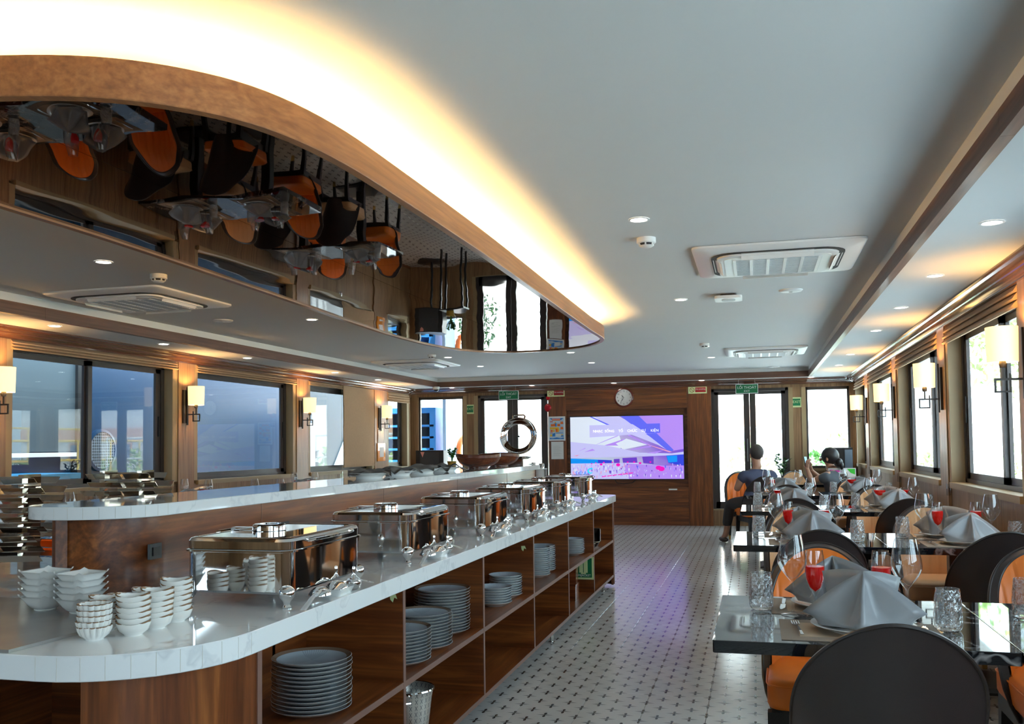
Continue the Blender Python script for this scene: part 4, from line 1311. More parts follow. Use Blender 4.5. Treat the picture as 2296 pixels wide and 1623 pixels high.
# tableware meshes -------------------------------------------------
def lathe_mesh(name, prof, mat, n=24): return MB().lathe(prof, n).mesh(name, mat, 50)
me_wine = lathe_mesh('wine_glass', [(.037, .000), (.037, .0015), (.020, .004), (.006, .009), (.0042, .02), (.004, .095), (.006, .104), (.016, .116), (.034, .140), (.0435, .160), (.0445, .170), (.042, .190), (.036, .222), (.0305, .250), (.0298, .250), (.0352, .222), (.041, .190), (.0434, .170), (.0424, .161), (.033, .1415), (.015, .118), (.0, .112)], m_glass, 28)
def tumbler_mesh():
    m = MB(); n = 44; rings = []
    P = [(0, .002), (.028, .001), (.033, .004), (.0362, .012), (.0372, .024), (.0374, .036), (.037, .048), (.0364, .060), (.0356, .072), (.0348, .084), (.034, .096), (.0330, .107), (.0318, .118), (.0305, .118), (.0325, .09), (.034, .05), (.033, .022), (.028, .013), (0, .012)]
    for i, (r_, z) in enumerate(P):
        am = .0016 if 3 <= i <= 11 else 0
        rings.append([(max(1e-5, r_ + am * math.sin(11 * 2 * math.pi * j / n + (1.9 if i % 2 else 0) + .9 * math.sin(i * 2.3 + j * .7))) * math.cos(2 * math.pi * j / n), max(1e-5, r_ + am * math.sin(11 * 2 * math.pi * j / n + (1.9 if i % 2 else 0) + .9 * math.sin(i * 2.3 + j * .7))) * math.sin(2 * math.pi * j / n), z) for j in range(n)])
    m.loft(rings, cap=False)
    return m.mesh('tumbler', m_cut)
me_tumb = tumbler_mesh()
me_flute = lathe_mesh('flute_glass', [(.031, 0), (.031, .0015), (.016, .004), (.0045, .009), (.0038, .02), (.0038, .066), (.006, .073), (.018, .092), (.0268, .118), (.0292, .142), (.0285, .170), (.0238, .207), (.0231, .207), (.0277, .170), (.0284, .142), (.026, .1185), (.017, .094), (0, .080)], m_glass, 24)
me_fliq = lathe_mesh('red_drink', [(0, .0805), (.0165, .0945), (.0255, .119), (.0277, .141), (.0273, .158), (0, .158)], m_red, 24)
me_coupe = lathe_mesh('coupe_glass', [(.033, 0), (.033, .0015), (.016, .004), (.0045, .009), (.0038, .02), (.0038, .092), (.006, .098), (.022, .108), (.040, .125), (.0475, .148), (.0485, .165), (.0478, .165), (.0468, .148), (.039, .1265), (.021, .110), (0, .104)], m_glass, 24)
me_cliq = lathe_mesh('red_drink', [(0, .1045), (.0205, .1105), (.0385, .127), (.0455, .147), (0, .147)], m_red, 24)
me_plate = lathe_mesh('dinner_plate', [(0, .004), (.075, .004), (.078, 0), (.086, 0), (.088, .004), (.118, .012), (.140, .019), (.142, .021), (.139, .0215), (.116, .0145), (.09, .008), (0, .008)], m_porc, 40)
def mat_meshes():
    a = MB().box(-.215, .215, -.15, .15, 0, .0015).mesh('border', m_mat_out)
    b_ = MB().box(-.165, .165, -.10, .10, .0015, .0021).mesh('centre', m_mat_in)
    return a, b_
me_mata, me_matb = mat_meshes()
def fork_mesh():
    m = MB()
    P = [(0, -.095, .004, .0045), (0, -.05, .006, .0035), (0, 0, .005, .0026), (0, .04, .003, .0028), (0, .055, .003, .011), (0, .062, .003, .0118)]
    m.loft([[(x - w, y, z - .001), (x + w, y, z - .001), (x + w, y, z + .001), (x - w, y, z + .001)] for x, y, z, w in P])
    for k in range(4):
        x = -.0098 + k * .0065
        m.loft([[(x - .0016, .061, .002), (x + .0016, .061, .002), (x + .0016, .061, .004), (x - .0016, .061, .004)], [(x - .0014, .098, .0045), (x + .0014, .098, .0045), (x + .0014, .098, .006), (x - .0014, .098, .006)]])
    return m.mesh('fork', m_chrome)
def knife_mesh():
    m = MB()
    P = [(0, -.105, .003, .0058), (0, -.02, .003, .0055), (0, 0, .003, .004), (0, .01, .003, .008), (.001, .075, .003, .0085), (.004, .105, .003, .003)]
    m.loft([[(x - w, y, z - .0015), (x + w, y, z - .001), (x + w, y, z + .001), (x - w, y, z + .0015)] for x, y, z, w in P])
    return m.mesh('knife', m_chrome)
me_fork, me_knife = fork_mesh(), knife_mesh()
def star_napkin(seed):
    rnd = random.Random(seed)
    j = lambda s_: rnd.uniform(-s_, s_)
    ring = []; mid = []
    T = (j(.008), -.025 + j(.008), .162 + j(.008))
    # (angle, tip radius, tip height, ridge lift)
    pet = [(-90, .120, .012, .020), (-10, .160, .050, .024), (42, .125, .118, .016), (92, .105, .085, .012), (140, .130, .130, .016), (192, .165, .058, .026)]
    for i, (a, r_, h, lf) in enumerate(pet):
        a = R(a + j(7)); r_ += j(.012); h = max(.012, h + j(.014))
        P = Vector((r_ * math.cos(a), r_ * math.sin(a), h))
        mp_ = (Vector(T) * .5 + P * .5) + Vector((0, 0, lf * .55))
        mid.append(tuple(mp_)); ring.append(tuple(P))
        a2 = R((pet[i][0] + (pet[(i + 1) % 6][0] if i < 5 else pet[0][0] + 360)) / 2 + j(7))
        q = Vector((.080 * math.cos(a2), .080 * math.sin(a2), .016 + .008 * rnd.random()))
        ring.append(tuple(q)); mid.append((.046 * math.cos(a2) + T[0] * .3, .046 * math.sin(a2) + T[1] * .3, .034 + j(.008)))
    n = len(ring)
    low = [(x * .93, y * .93, .008) for x, y, z in ring]
    v = [T] + mid + ring + low
    f = []
    for i in range(n):
        k = (i + 1) % n
        f.append((0, 1 + i, 1 + k))
        f.append((1 + i, 1 + n + i, 1 + n + k, 1 + k))
        f.append((1 + n + i, 1 + 2 * n + i, 1 + 2 * n + k, 1 + n + k))
    bm = bmesh.new()
    vs = [bm.verts.new(p) for p in v]
    for q in f: bm.faces.new([vs[i] for i in q])
    cl = bm.edges.layers.float.new('crease_edge')
    for e in bm.edges:
        i0, i1 = sorted((e.verts[0].index, e.verts[1].index))
    bm.verts.index_update()
    for e in bm.edges:
        i0, i1 = sorted((e.verts[0].index, e.verts[1].index))
        rid = None
        if i0 == 0: rid = (i1 - 1) % n
        elif i0 <= n and n < i1 <= 2 * n: rid = (i0 - 1) % n
        if rid is not None: e[cl] = 1.0 if rid % 2 == 0 else .7
        if n < i0 <= 2 * n and n < i1 <= 2 * n: e[cl] = 1.0
    me = bpy.data.meshes.new('napkin'); bm.to_mesh(me); bm.free()
    o = bpy.data.objects.new('napkin', me); COL.objects.link(o)
    sm = o.modifiers.new('s', 'SUBSURF'); sm.levels = 2
    dg = bpy.context.evaluated_depsgraph_get()
    r_ = bpy.data.meshes.new_from_object(o.evaluated_get(dg))
    bpy.data.objects.remove(o); bpy.data.meshes.remove(me)
    r_.polygons.foreach_set('use_smooth', [True] * len(r_.polygons))
    r_.materials.clear(); r_.materials.append(m_napkin)
    r_.name = 'napkin'
    return r_
me_nap = [star_napkin(k) for k in range(4)]
table_p = make_table()
chair_or, chair_tan = make_chair(m_lea_or), make_chair(m_lea_tan)
used = {}
def place(proto, loc, rot, label, group):
    if proto.name not in used:
        used[proto.name] = 1; o = proto
    else:
        o = copy_tree(proto)
    o.location = loc; o.rotation_euler = (0, 0, rot); o['label'] = label; o['group'] = group
    return o
def setting(cx, cy_, rot, where, drink, k):
    # plate towards the diner; local +y towards the table centre
    M = Matrix.Translation((cx, cy_, ZTB)) @ Matrix.Rotation(rot, 4, 'Z')
    def put(name, me, x, y, z, rz, lab, cat, grp):
        p = M @ Vector((x, y, z))
        o = link(name, me, None, p, rot + rz)
        return tag(o, lab + ', ' + where, cat, grp)
    t = put('placemat', me_mata, 0, .0, .0003, 0, 'brown woven placemat', 'placemat', 'woven placemats on the dining tables')
    link('centre', me_matb, t)
    put('dinner_plate', me_plate, 0.01, .01, .0022, 0, 'round white plate', 'plate', 'white plates on the dining tables')
    put('napkin', me_nap[k % 4], 0.01, .01, .0125, R((-6, 10, 4, -12)[k % 4]), 'grey star-folded napkin', 'napkin', 'star folded grey napkins')
    put('fork', me_fork, -.165, .00, .0025, R(4), 'steel fork', 'fork', 'forks on the dining tables')
    put('knife', me_knife, .175, -.01, .0025, R(-3), 'steel knife', 'knife', 'knives on the dining tables')
    put('wine_glass', me_wine, .150, .155, 0, 0, 'clear stemmed wine glass', 'wine glass', 'wine glasses on the dining tables')
    put('tumbler', me_tumb, .245, .075, 0, 0, 'cut crystal tumbler', 'tumbler', 'crystal tumblers on the dining tables')
    if drink == 'flute':
        g_ = put('flute_glass', me_flute, .085, .20, 0, 0, 'flute of red drink', 'drink', 'red drinks in flutes')
        link('red_drink', me_fliq, g_)
    elif drink == 'coupe':
        g_ = put('coupe_glass', me_coupe, .075, .20, 0, 0, 'wide coupe of red drink', 'drink', 'red drinks in coupes')
        link('red_drink', me_cliq, g_)
ROWY = [2.962, 5.362, 7.815, 10.02]
RN = ['front', 'second', 'third', 'fourth']
COLS = {'far': {('R', 0, 'A'): 'o', ('R', 0, 'B'): 'o', ('R', 1, 'A'): 't', ('R', 1, 'B'): 't', ('R', 2, 'A'): 't', ('R', 2, 'B'): 't', ('R', 3, 'A'): 'o', ('R', 3, 'B'): 't',
                ('L', 0, 'A'): 'o', ('L', 0, 'B'): 'o', ('L', 1, 'A'): 'o', ('L', 1, 'B'): 'o', ('L', 2, 'A'): 'o', ('L', 2, 'B'): 't', ('L', 3, 'A'): 'o', ('L', 3, 'B'): 'o'}}
kk = 0
for side, side_n, xs in (('R', 'bright window', (('A', .256, 'aisle'), ('B', 1.026, 'wall'))), ('L', 'blue window', (('A', -4.50, 'aisle'), ('B', -5.27, 'wall')))):
    for r_ in range(4):
        for (ab, x, wn) in xs:
            y = ROWY[r_]
            wh = '%s row %s table by %ss' % (RN[r_], wn, side_n)
            place(table_p, (x, y, 0), 0, 'black marble square table, ' + wh, 'black dining tables')
            drink = 'flute' if r_ < 2 else 'coupe'
            setting(x + .015, y - .195, 0, 'near side of ' + wh, drink, kk); kk += 1
            setting(x - .005, y + .195, math.pi, 'far side of ' + wh, drink, kk + 1); kk += 1
            fc = COLS['far'][(side, r_, ab)]
            jx = (.0, .012, .02, -.01)[r_]
            def rr_(): return R(random.uniform(-3, 3))
            # far chair looks to -y
            fo = 'orange' if fc == 'o' else 'tan'
            place(chair_or if fc == 'o' else chair_tan, (x + (-.032 if r_ == 0 and ab == 'A' else .0), y + .575, 0), math.pi + rr_(), '%s leather chair, far side of %s' % (fo, wh), 'padded dining chairs')
            nc = 'o' if (r_ + (ab == 'B')) % 3 else 't'
            no = 'orange' if nc == 'o' else 'tan'
            if not (r_ == 0 and ab == 'B' and side == 'R'):
                place(chair_or if nc == 'o' else chair_tan, (x + (.03 if r_ == 0 else .02), y - .455 if r_ == 0 else y - .60, 0), rr_(), 'dark-backed %s leather chair, near side of %s' % (no, wh), 'padded dining chairs')
# aisle strip of metal between joined tables
for r_ in range(4):
    for x, sn in ((.641, 'bright'), (-4.885, 'blue')):
        o = MB().box(-.0012, .0012, -.383, .383, -.006, .0006).build('joint_strip', m_steel, None, (x, ROWY[r_], ZTB))
        tag(o, 'thin metal joint strip between the %s row tables by %s windows' % (RN[r_], sn), 'metal strip', 'metal strips between tables')
# ------------------------------------------------------------------ television with its picture
def emat(name, c, s_=1.0): return emit(name, c, s_)
tv = thing('television', 'wide wall television showing a purple and blue banquet hall', 'television', (-2.005, Yw - .01, 1.235))
TWD, THD = 1.81, 1.005
MB().box(-TWD / 2 - .012, TWD / 2 + .012, -.035, .015, -THD / 2 - .014, THD / 2 + .012).build('bezel', m_black, tv)
def screen_base():
    t = NT('screen_gradient')
    sp = t.n('ShaderNodeSeparateXYZ'); t.L(t.coords('Generated'), sp.inputs[0])
    f = t.math('ADD', t.math('MULTIPLY', sp.outputs[0], .95), t.math('MULTIPLY', t.math('SUBTRACT', sp.outputs[2], .5), .35))
    n = t.noise(t.mapping(t.coords('Generated'), scale=(3, 3, 5)), 1.5, 2)
    f = t.math('ADD', f, t.math('MULTIPLY', t.math('SUBTRACT', n, .5), .25))
    c = t.ramp(f, [(.25, (.66, .78, 1.0)), (.5, (.62, .55, .98)), (.75, (.34, .16, .95)), (.95, (.23, .10, .95))])
    t.base((.02, .02, .02)); t.L(c, t.p.inputs['Emission Color']); t.p.inputs['Emission Strength'].default_value = SCR
    t.set(.3)
    return t.mat
SCR = .50
scr = MB().box(-TWD / 2, TWD / 2, -.038, -.035, -THD / 2, THD / 2).build('screen', screen_base(), tv)
EM = dict(white=emat('screen_white', (.80, .87, 1), SCR), pale=emat('screen_pale_lilac', (.62, .60, 1), SCR), lilac=emat('screen_lilac', (.50, .28, .95), SCR), blue=emat('screen_blue', (.13, .15, .95), SCR), navy=emat('screen_navy', (.03, .06, .75), SCR),
          cyan=emat('screen_cyan', (.0, .32, 1), SCR), pink=emat('screen_pink', (1, .0, .55), SCR), indigo=emat('screen_indigo', (.16, .05, .62), SCR), rose=emat('screen_rose', (.85, .35, .55), SCR))
EK = list(EM)
pic = MB()
lay = [0]
def S2(px, py):   # px,py measured on a 2110 x 1200 raster of the picture, y down
    return ((px / 2110 - .5) * TWD, (.5 - py / 1200) * THD)
def pol(c, *pts):
    lay[0] += 1
    y = -.0382 - .00002 * lay[0]
    pic.face([(S2(px, py)[0], y, S2(px, py)[1]) for px, py in pts], EK.index(c))
pol('white', (0, 10), (430, 0), (900, 0), (900, 260), (1000, 600), (400, 740), (0, 760))
pol('pale', (470, 0), (930, 0), (1120, 110), (1560, 400), (1870, 690), (1650, 560), (1100, 330), (820, 260))
pol('blue', (370, 0), (420, 0), (1000, 280), (930, 275))
pol('blue', (960, 0), (1290, 0), (1900, 660), (1850, 690), (1500, 400), (1150, 150))
pol('lilac', (1290, 0), (2110, 0), (2110, 640), (1920, 670))
pol('blue', (1250, 0), (1300, 0), (1930, 655), (1880, 690))
pol('lilac', (440, 560), (640, 470), (1010, 320), (990, 345))
pol('lilac', (630, 560), (1010, 440), (1080, 430), (860, 520), (980, 570), (860, 560))
pol('white', (870, 530), (1060, 430), (1450, 550), (1000, 640))
pol('lilac', (1100, 350), (1500, 550), (1440, 550), (1090, 370))
pol('rose', (1440, 540), (1900, 690), (1850, 700), (1500, 570))
pol('lilac', (1120, 640), (1540, 560), (1500, 600), (1180, 650))
pol('pale', (0, 480), (700, 560), (1300, 700), (1900, 720), (2110, 690), (2110, 760), (1800, 760), (0, 800))
pol('lilac', (260, 680), (420, 620), (470, 650)); pol('lilac', (140, 670), (280, 600), (290, 610))
pol('lilac', (1430, 710), (1750, 660), (1600, 720)); pol('rose', (60, 750), (170, 730), (120, 760))
pol('cyan', (0, 800), (380, 820), (780, 840), (790, 900), (0, 900))
pol('navy', (520, 830), (780, 840), (780, 900), (520, 900)); pol('indigo', (820, 820), (930, 815), (930, 895), (820, 895))
pol('indigo', (980, 800), (1250, 790), (1260, 890), (990, 890)); pol('indigo', (1350, 780), (1560, 775), (1560, 920), (1370, 900))
pol('navy', (1790, 760), (2110, 740), (2110, 960), (1830, 900)); pol('cyan', (1800, 770), (1990, 760), (1990, 880), (1830, 890))
rnd = random.Random(3)
pol('pale', (0, 900), (1200, 895), (1700, 950), (2110, 950), (2110, 1200), (0, 1200))
pol('lilac', (1000, 900), (1700, 950), (2110, 950), (2110, 1200), (1100, 1200))
for k in range(230):
    x, y = rnd.uniform(0, 2075), rnd.uniform(900, 1135)
    w, h = rnd.uniform(8, 26), rnd.uniform(18, 60)
    c = rnd.choice(['pale', 'lilac', 'white', 'rose', 'lilac', 'indigo'] if x < 1200 else ['lilac', 'blue', 'indigo', 'white', 'lilac', 'pale'])
    pol(c, (x, y), (x + w, y), (x + w * .8, y + h), (x + w * .2, y + h))
for (x, y, r_) in ((580, 920, 28), (900, 930, 40), (1310, 900, 25), (1650, 990, 55), (1200, 880, 20), (1700, 1010, 60), (790, 880, 16), (1080, 880, 18), (630, 885, 18), (1500, 880, 18), (480, 890, 14), (400, 905, 14)):
    pol('pink', *[(x + r_ * math.cos(R(a)), y + r_ * .75 * math.sin(R(a))) for a in range(0, 360, 30)])
for k in range(6): pol('pink', (590 + 100 * k, 1150 - 12 * k), (670 + 100 * k, 1135 - 12 * k), (675 + 100 * k, 1150 - 12 * k), (595 + 100 * k, 1165 - 12 * k))
pol('pale', (370, 165), (1690, 150), (1690, 330), (370, 400))
pol('blue', (1180, 155), (1690, 150), (1690, 330), (1450, 340))
pic.build('screen_picture', [EM[k] for k in EK], scr)
yl = -.0382 - .00002 * (lay[0] + 6)
def stext(s_, x, y, size, mat, align='CENTER'):
    me = text_mesh(s_, size, align).copy(); me.materials.clear(); me.materials.append(mat)
    px, pz = S2(x, y)
    link('lettering', me, scr, (px, yl - .002, pz), (R(90), 0, 0))
m_scw = emit('screen_lettering', (1, 1, 1), .8)
for s_, x in (('NHẠC', 530), ('SỐNG', 750), ('TỔ', 960), ('CHỨC', 1175), ('SỰ', 1385), ('KIỆN', 1590)):
    stext(s_, x, 285, .056, m_scw)
m_sea = emit('screen_logo_blue', (.0, .22, .85), .8)
for s_, x in (('S', 110), ('E', 190), ('A', 275)): stext(s_, x, 1090, .085, m_sea)
lg = MB()
pts = []
for a in range(40, 330, 15): pts.append((370 + 52 * math.cos(R(a)), 1045 - 52 * math.sin(R(a))))
for a in range(325, 45, -15): pts.append((378 + 34 * math.cos(R(a)), 1042 - 36 * math.sin(R(a))))
lg.face([(S2(*q)[0], yl - .001, S2(*q)[1]) for q in pts]); lg.face([(S2(*q)[0], yl - .0011, S2(*q)[1]) for q in ((345, 1000), (400, 985), (420, 990), (410, 1020), (385, 1008), (370, 1020))])
lg.build('wave_logo', emit('screen_logo_cyan', (.0, .5, 1), .9), scr)
t = thing('cable', 'thin dark cable hanging in the niche below the television', 'cable', (-2.2, Yw - .01, .67))
MB().tube([(.0, 0, .05), (.03, -.01, 0), (.15, -.012, -.012), (.28, -.01, 0), (.33, 0, .04)], .006, 6).build('cord', m_black, t, smooth=True)
t = thing('remote_control', 'small pale remote on the wall below the television', 'remote', (-1.275, YB, .568))
MB().box(-.065, .065, -.014, 0, -.011, .011).build('body', m_paper, t)

# ------------------------------------------------------------------ clock
ck = thing('wall_clock', 'round white wall clock with a dark red wooden rim', 'clock', (-2.025, YB, 2.035), (R(90), 0, 0))
m_clock = plain('dark_red_wood', (.16, .03, .018), .25, coat=.4)
MB().lathe([(.132, .0), (.155, .004), (.158, .018), (.150, .030), (.136, .034), (.130, .024), (.130, .01)], 40).build('rim', m_clock, ck, smooth=True)
MB().lathe([(0, .012), (.134, .012)], 40).build('dial', m_paper, ck)
for h in range(1, 13):
    a = R(90 - 30 * h)
    me = text_mesh(str(h), .036).copy(); me.materials.clear(); me.materials.append(m_ink)
    link('numeral', me, ck, (.103 * math.cos(a), .103 * math.sin(a), .013))
for (nm, ang, ln, w) in (('hour_hand', 90 + 47, .062, .006), ('minute_hand', 90 + 145, .090, .004), ('second_hand', 90 + 100, .07, .0015)):
    m = MB(); a = R(ang); c, s_ = math.cos(a), math.sin(a)
    pts = [(-.01, 0), (ln * .45, w), (ln, 0), (ln * .45, -w)]
    m.prism([(c * x - s_ * y, s_ * x + c * y) for x, y in pts], .015, .0165); m.build(nm, m_ink, ck)

# ------------------------------------------------------------------ signs
def flat_sign(name, label, cat, x, z, w, h, y, border, grp=None):
    t = thing(name, label, cat, (x, y, z), group=grp)
    MB().box(-w / 2, w / 2, -.004, 0, -h / 2, h / 2).build('plate', border, t)
    return t
def put_text(t, s_, size, x, z, mat, y=-.0065):
    me = text_mesh(s_, size).copy(); me.materials.clear(); me.materials.append(mat)
    link('lettering', me, t, (x, y, z), (R(90), 0, 0))
for (x, nm) in ((-3.858, 'left double door'), (-.112, 'double door behind the man')):
    t = thing('exit_sign', 'green hanging exit sign with white lettering above the %s' % nm, 'exit sign', (x, 14.30, 2.105), group='green hanging exit signs')
    MB().box(-.166, .166, -.008, .008, -.072, .072).build('frame', m_white, t)
    MB().box(-.158, .158, -.010, .010, -.064, .064).build('board', m_green, t)
    put_text(t, 'LỐI THOÁT', .054, 0, .018, m_white, -.0115)
    put_text(t, 'EXIT', .042, 0, -.036, m_white, -.0115)
    for dx in (-.12, .12):
        m = MB(); m.tube([(dx, 0, .072), (dx, 0, ZS - 2.105)], .002, 5); m.build('hanger', m_steel, t)
for (x, z, nm) in ((-4.627, 1.905, 'left of the double door'), (.62, 1.898, 'between man and woman')):
    t = flat_sign('exit_sign', 'small square pale framed exit plate on the post %s' % nm, 'exit sign', x, z, .142, .155, Yw - .003, m_glow, 'small exit plates')
    MB().box(-.055, .055, -.0055, -.004, -.052, .056).build('field', m_green, t)
    put_text(t, 'EXIT', .058, 0, .006, m_glow, -.0065)
for (x, z, nm) in ((-3.138, 2.135, 'above the life vest poster'), (-.865, 2.125, 'at the panel corner near the man')):
    t = flat_sign('no_smoking_sign', 'pale yellow no smoking sign %s' % nm, 'sign', x, z, .288, .112, YB, m_glow, 'no smoking signs')
    MB().box(-.035, .128, -.0055, -.004, -.036, .040).build('field', m_redsign, t)
    put_text(t, 'No smoking', .030, .047, .012, m_paper, -.0065)
    m = MB(); m.tube([(-.085 + .034 * math.cos(R(a)), -.005, .034 * math.sin(R(a))) for a in range(0, 360, 20)], .0035, 5, closed=True)
    m.tube([(-.085 - .024, -.005, .024), (-.085 + .024, -.005, -.024)], .003, 5)
    m.build('symbol', m_redsign, t)
# life vest poster
t = thing('poster', 'white framed safety poster of orange life vests beside the screen', 'poster', (-3.132, YB, 1.555))
MB().box(-.142, .142, -.008, 0, -.198, .198).build('frame', m_white, t)
PK = dict(sky=plain('poster_light_blue', (.50, .62, .76), .4, var=0), blue=plain('poster_blue', (.02, .20, .62), .4, var=0), orange=plain('poster_orange', (.80, .16, .02), .4, var=0), red=plain('poster_red', (.70, .10, .06), .4, var=0), yellow=plain('poster_yellow', (.85, .50, .04), .4, var=0), pink=plain('poster_pink', (.85, .35, .30), .4, var=0), white=m_paper)
pk = list(PK); m = MB(); kl = [0]
def pp(c, *pts):
    kl[0] += 1
    m.face([(x * .236 - .118, -.0085 - .00015 * kl[0], .172 - y * .344) for x, y in pts], pk.index(c))
def rect(c, x0, y0, x1, y1): pp(c, (x0, y0), (x1, y0), (x1, y1), (x0, y1))
rect('sky', 0, 0, 1, 1); pp('blue', (0, 0), (1, 0), (.8, .10), (.2, .10)); rect('pink', .18, .02, .76, .07); rect('orange', .18, .075, .76, .12)
rect('red', .03, .15, .24, .19); rect('blue', .34, .24, .50, .40); pp('yellow', *[(.41 + .055 * math.cos(R(a)), .215 + .04 * math.sin(R(a))) for a in range(0, 360, 40)])
for (x, y) in ((.10, .28), (.22, .27), (.56, .27), (.78, .17), (.78, .42)):
    pp('orange', (x, y), (x + .05, y - .01), (x + .08, y + .03), (x + .11, y - .01), (x + .17, y), (x + .20, y + .12), (x - .02, y + .12))
rect('yellow', .02, .43, .55, .54); pp('yellow', (.45, .43), (.64, .43), (.70, .55), (.64, .67), (.42, .67)); rect('orange', .42, .50, .58, .66); rect('orange', .06, .56, .22, .66); rect('yellow', .24, .56, .36, .66)
rect('red', .03, .69, .22, .72); rect('yellow', .03, .77, .18, .87); pp('blue', (.20, .74), (.40, .70), (.38, .87), (.18, .87)); rect('blue', .44, .70, .94, .725); rect('white', .45, .75, .80, .88); pp('blue', (.78, .88), (.84, .82), (.96, .82), (1, .88)); pp('yellow', *[(.88 + .045 * math.cos(R(a)), .79 + .035 * math.sin(R(a))) for a in range(0, 360, 40)])
pp('blue', (0, .94), (.2, .96), (.5, .92), (.75, .96), (1, .93), (1, 1), (0, 1))
m.build('print', [PK[k] for k in pk], t)
t = thing('notice_sheet', 'white printed notice sheet below the life vest poster', 'paper', (-3.126, YB, 1.20))
MB().box(-.102, .102, -.002, 0, -.142, .142).build('sheet', m_paper, t)
m = MB()
for k in range(11):
    m.box(-.07, .03 + .04 * ((k * 7) % 3) / 2, -.0026, -.002, .07 - .016 * k, .072 - .016 * k)
o = m.build('print_lines', plain('grey_ink', (.38, .37, .37), .8, var=0), t); o['kind'] = 'stuff'
# papers and orange pouch on the left pilaster
t = thing('notice_sheet', 'curling white notice taped on the pilaster under a wall lamp', 'paper', (XL + .024, 13.26, 1.465))
MB().grid(lambda u, v: (.003 + .006 * math.sin(3.1 * v), (u - .5) * .22, (v - .5) * .24), 6, 6).build('sheet', m_paper, t, smooth=True)
t = thing('document_pouch', 'shiny orange document pouch with a white slip on the pilaster', 'pouch', (XL + .024, 13.27, 1.21))
_q = NT('orange_plastic_film'); _q.base((.80, .26, .01)); _q.set(.15, 0, .6, .5); _q.bump(_q.noise(_q.coords(), 25, 2), .6, .01)
MB().box(.0, .012, -.15, .15, -.14, .14).build('pouch', _q.mat, t)
MB().box(.012, .0135, -.07, .08, -.075, .075).build('slip', m_paper, t)
# fire alarm behind the panel edge
t = thing('fire_alarm', 'two red round fire alarm fittings at the left edge of the media panel', 'fire alarm', (-3.268, Yw - .012, 1.98))
for z, r_ in ((0.08, .04), (-.08, .07)):
    m = MB(); m.lathe([(r_, 0), (r_, .03), (r_ * .7, .05), (0, .055)], 20); m.xf(Matrix.Translation((0, 0, z)) @ Matrix.Rotation(R(90), 4, 'X')); m.build('bell', plain('alarm_red', (.5, .01, .02), .25, var=0), t, smooth=True)

# ------------------------------------------------------------------ black loudspeakers, board, plants
t = thing('loudspeaker', 'tall black loudspeaker cabinet in the corner behind the woman', 'loudspeaker', (1.19, 14.22, 0))
m = MB(); m.prism([(-.16, -.18), (.16, -.20), (.19, .18), (-.19, .20)], 0.02, 1.20); m.build('cabinet', m_black, t)
m = MB(); m.prism([(.05, -.196), (.155, -.203), (.155, -.206), (.05, -.2)], .70, 1.17); m.build('grille', plain('grey_speaker_cloth', (.10, .13, .17), .6), t)
MB().box(-.17, .17, -.19, .19, 0, .02).build('base', m_black, t)
t = thing('loudspeaker', 'black loudspeaker with a red triangular badge before the end window', 'loudspeaker', (-5.14, 14.20, 0))
m = MB(); m.prism([(-.24, -.14), (.24, -.14), (.20, .20), (-.20, .20)], .80, 1.225); m.build('cabinet', m_black, t)
m = MB(); m.box(-.165, .165, -.150, -.14, .82, 1.20); m.build('grille', plain('dark_speaker_cloth', (.035, .038, .045), .6), t)
m = MB(); m.face([(-.155, -.153, 1.20), (-.085, -.153, 1.20), (-.118, -.153, 1.11)]); m.face([(-.155, -.1505, 1.20), (-.118, -.1505, 1.11), (-.085, -.1505, 1.20)]); m.build('badge', PK['pink'], t)
m = MB(); m.tube([(0, .02, .02), (0, .02, .80)], .02, 8); m.build('pole', m_black, t)
m = MB(); m.lathe([(.22, 0), (.22, .015), (.03, .03)], 20, cap=True); m.build('base', m_black, t)
t = thing('display_board', 'tilted bright board printed in green, yellow and pink behind the woman', 'board', (1.0, 11.75, .83), (R(-12), 0, R(-6)))
MB().box(-.16, .16, 0, .012, -.14, .14).build('panel', m_paper, t)
m = MB(); cl = [PK['yellow'], plain('board_green', (.05, .6, .05), .4, var=0), plain('board_magenta', (.8, .05, .5), .4, var=0), m_ink]
for c, pts in ((1, ((.06, .13), (.15, .13), (.15, .06), (.10, .08))), (0, ((-.12, .05), (-.08, .08), (.10, -.10), (.06, -.13))), (2, ((-.14, .12), (-.02, .11), (0, .09), (-.12, .09))), (3, ((-.05, .06), (.04, .07), (.06, .02), (-.01, .0))), (1, ((-.15, -.02), (-.10, -.05), (-.13, -.12)))):
    m.face([(x, -.0008, z) for x, z in pts], c)
m.build('print', cl, t)
m = MB(); m.tube([(0, .01, -.14), (0, .03, -.80)], .008, 6); m.build('stand', m_black, t)
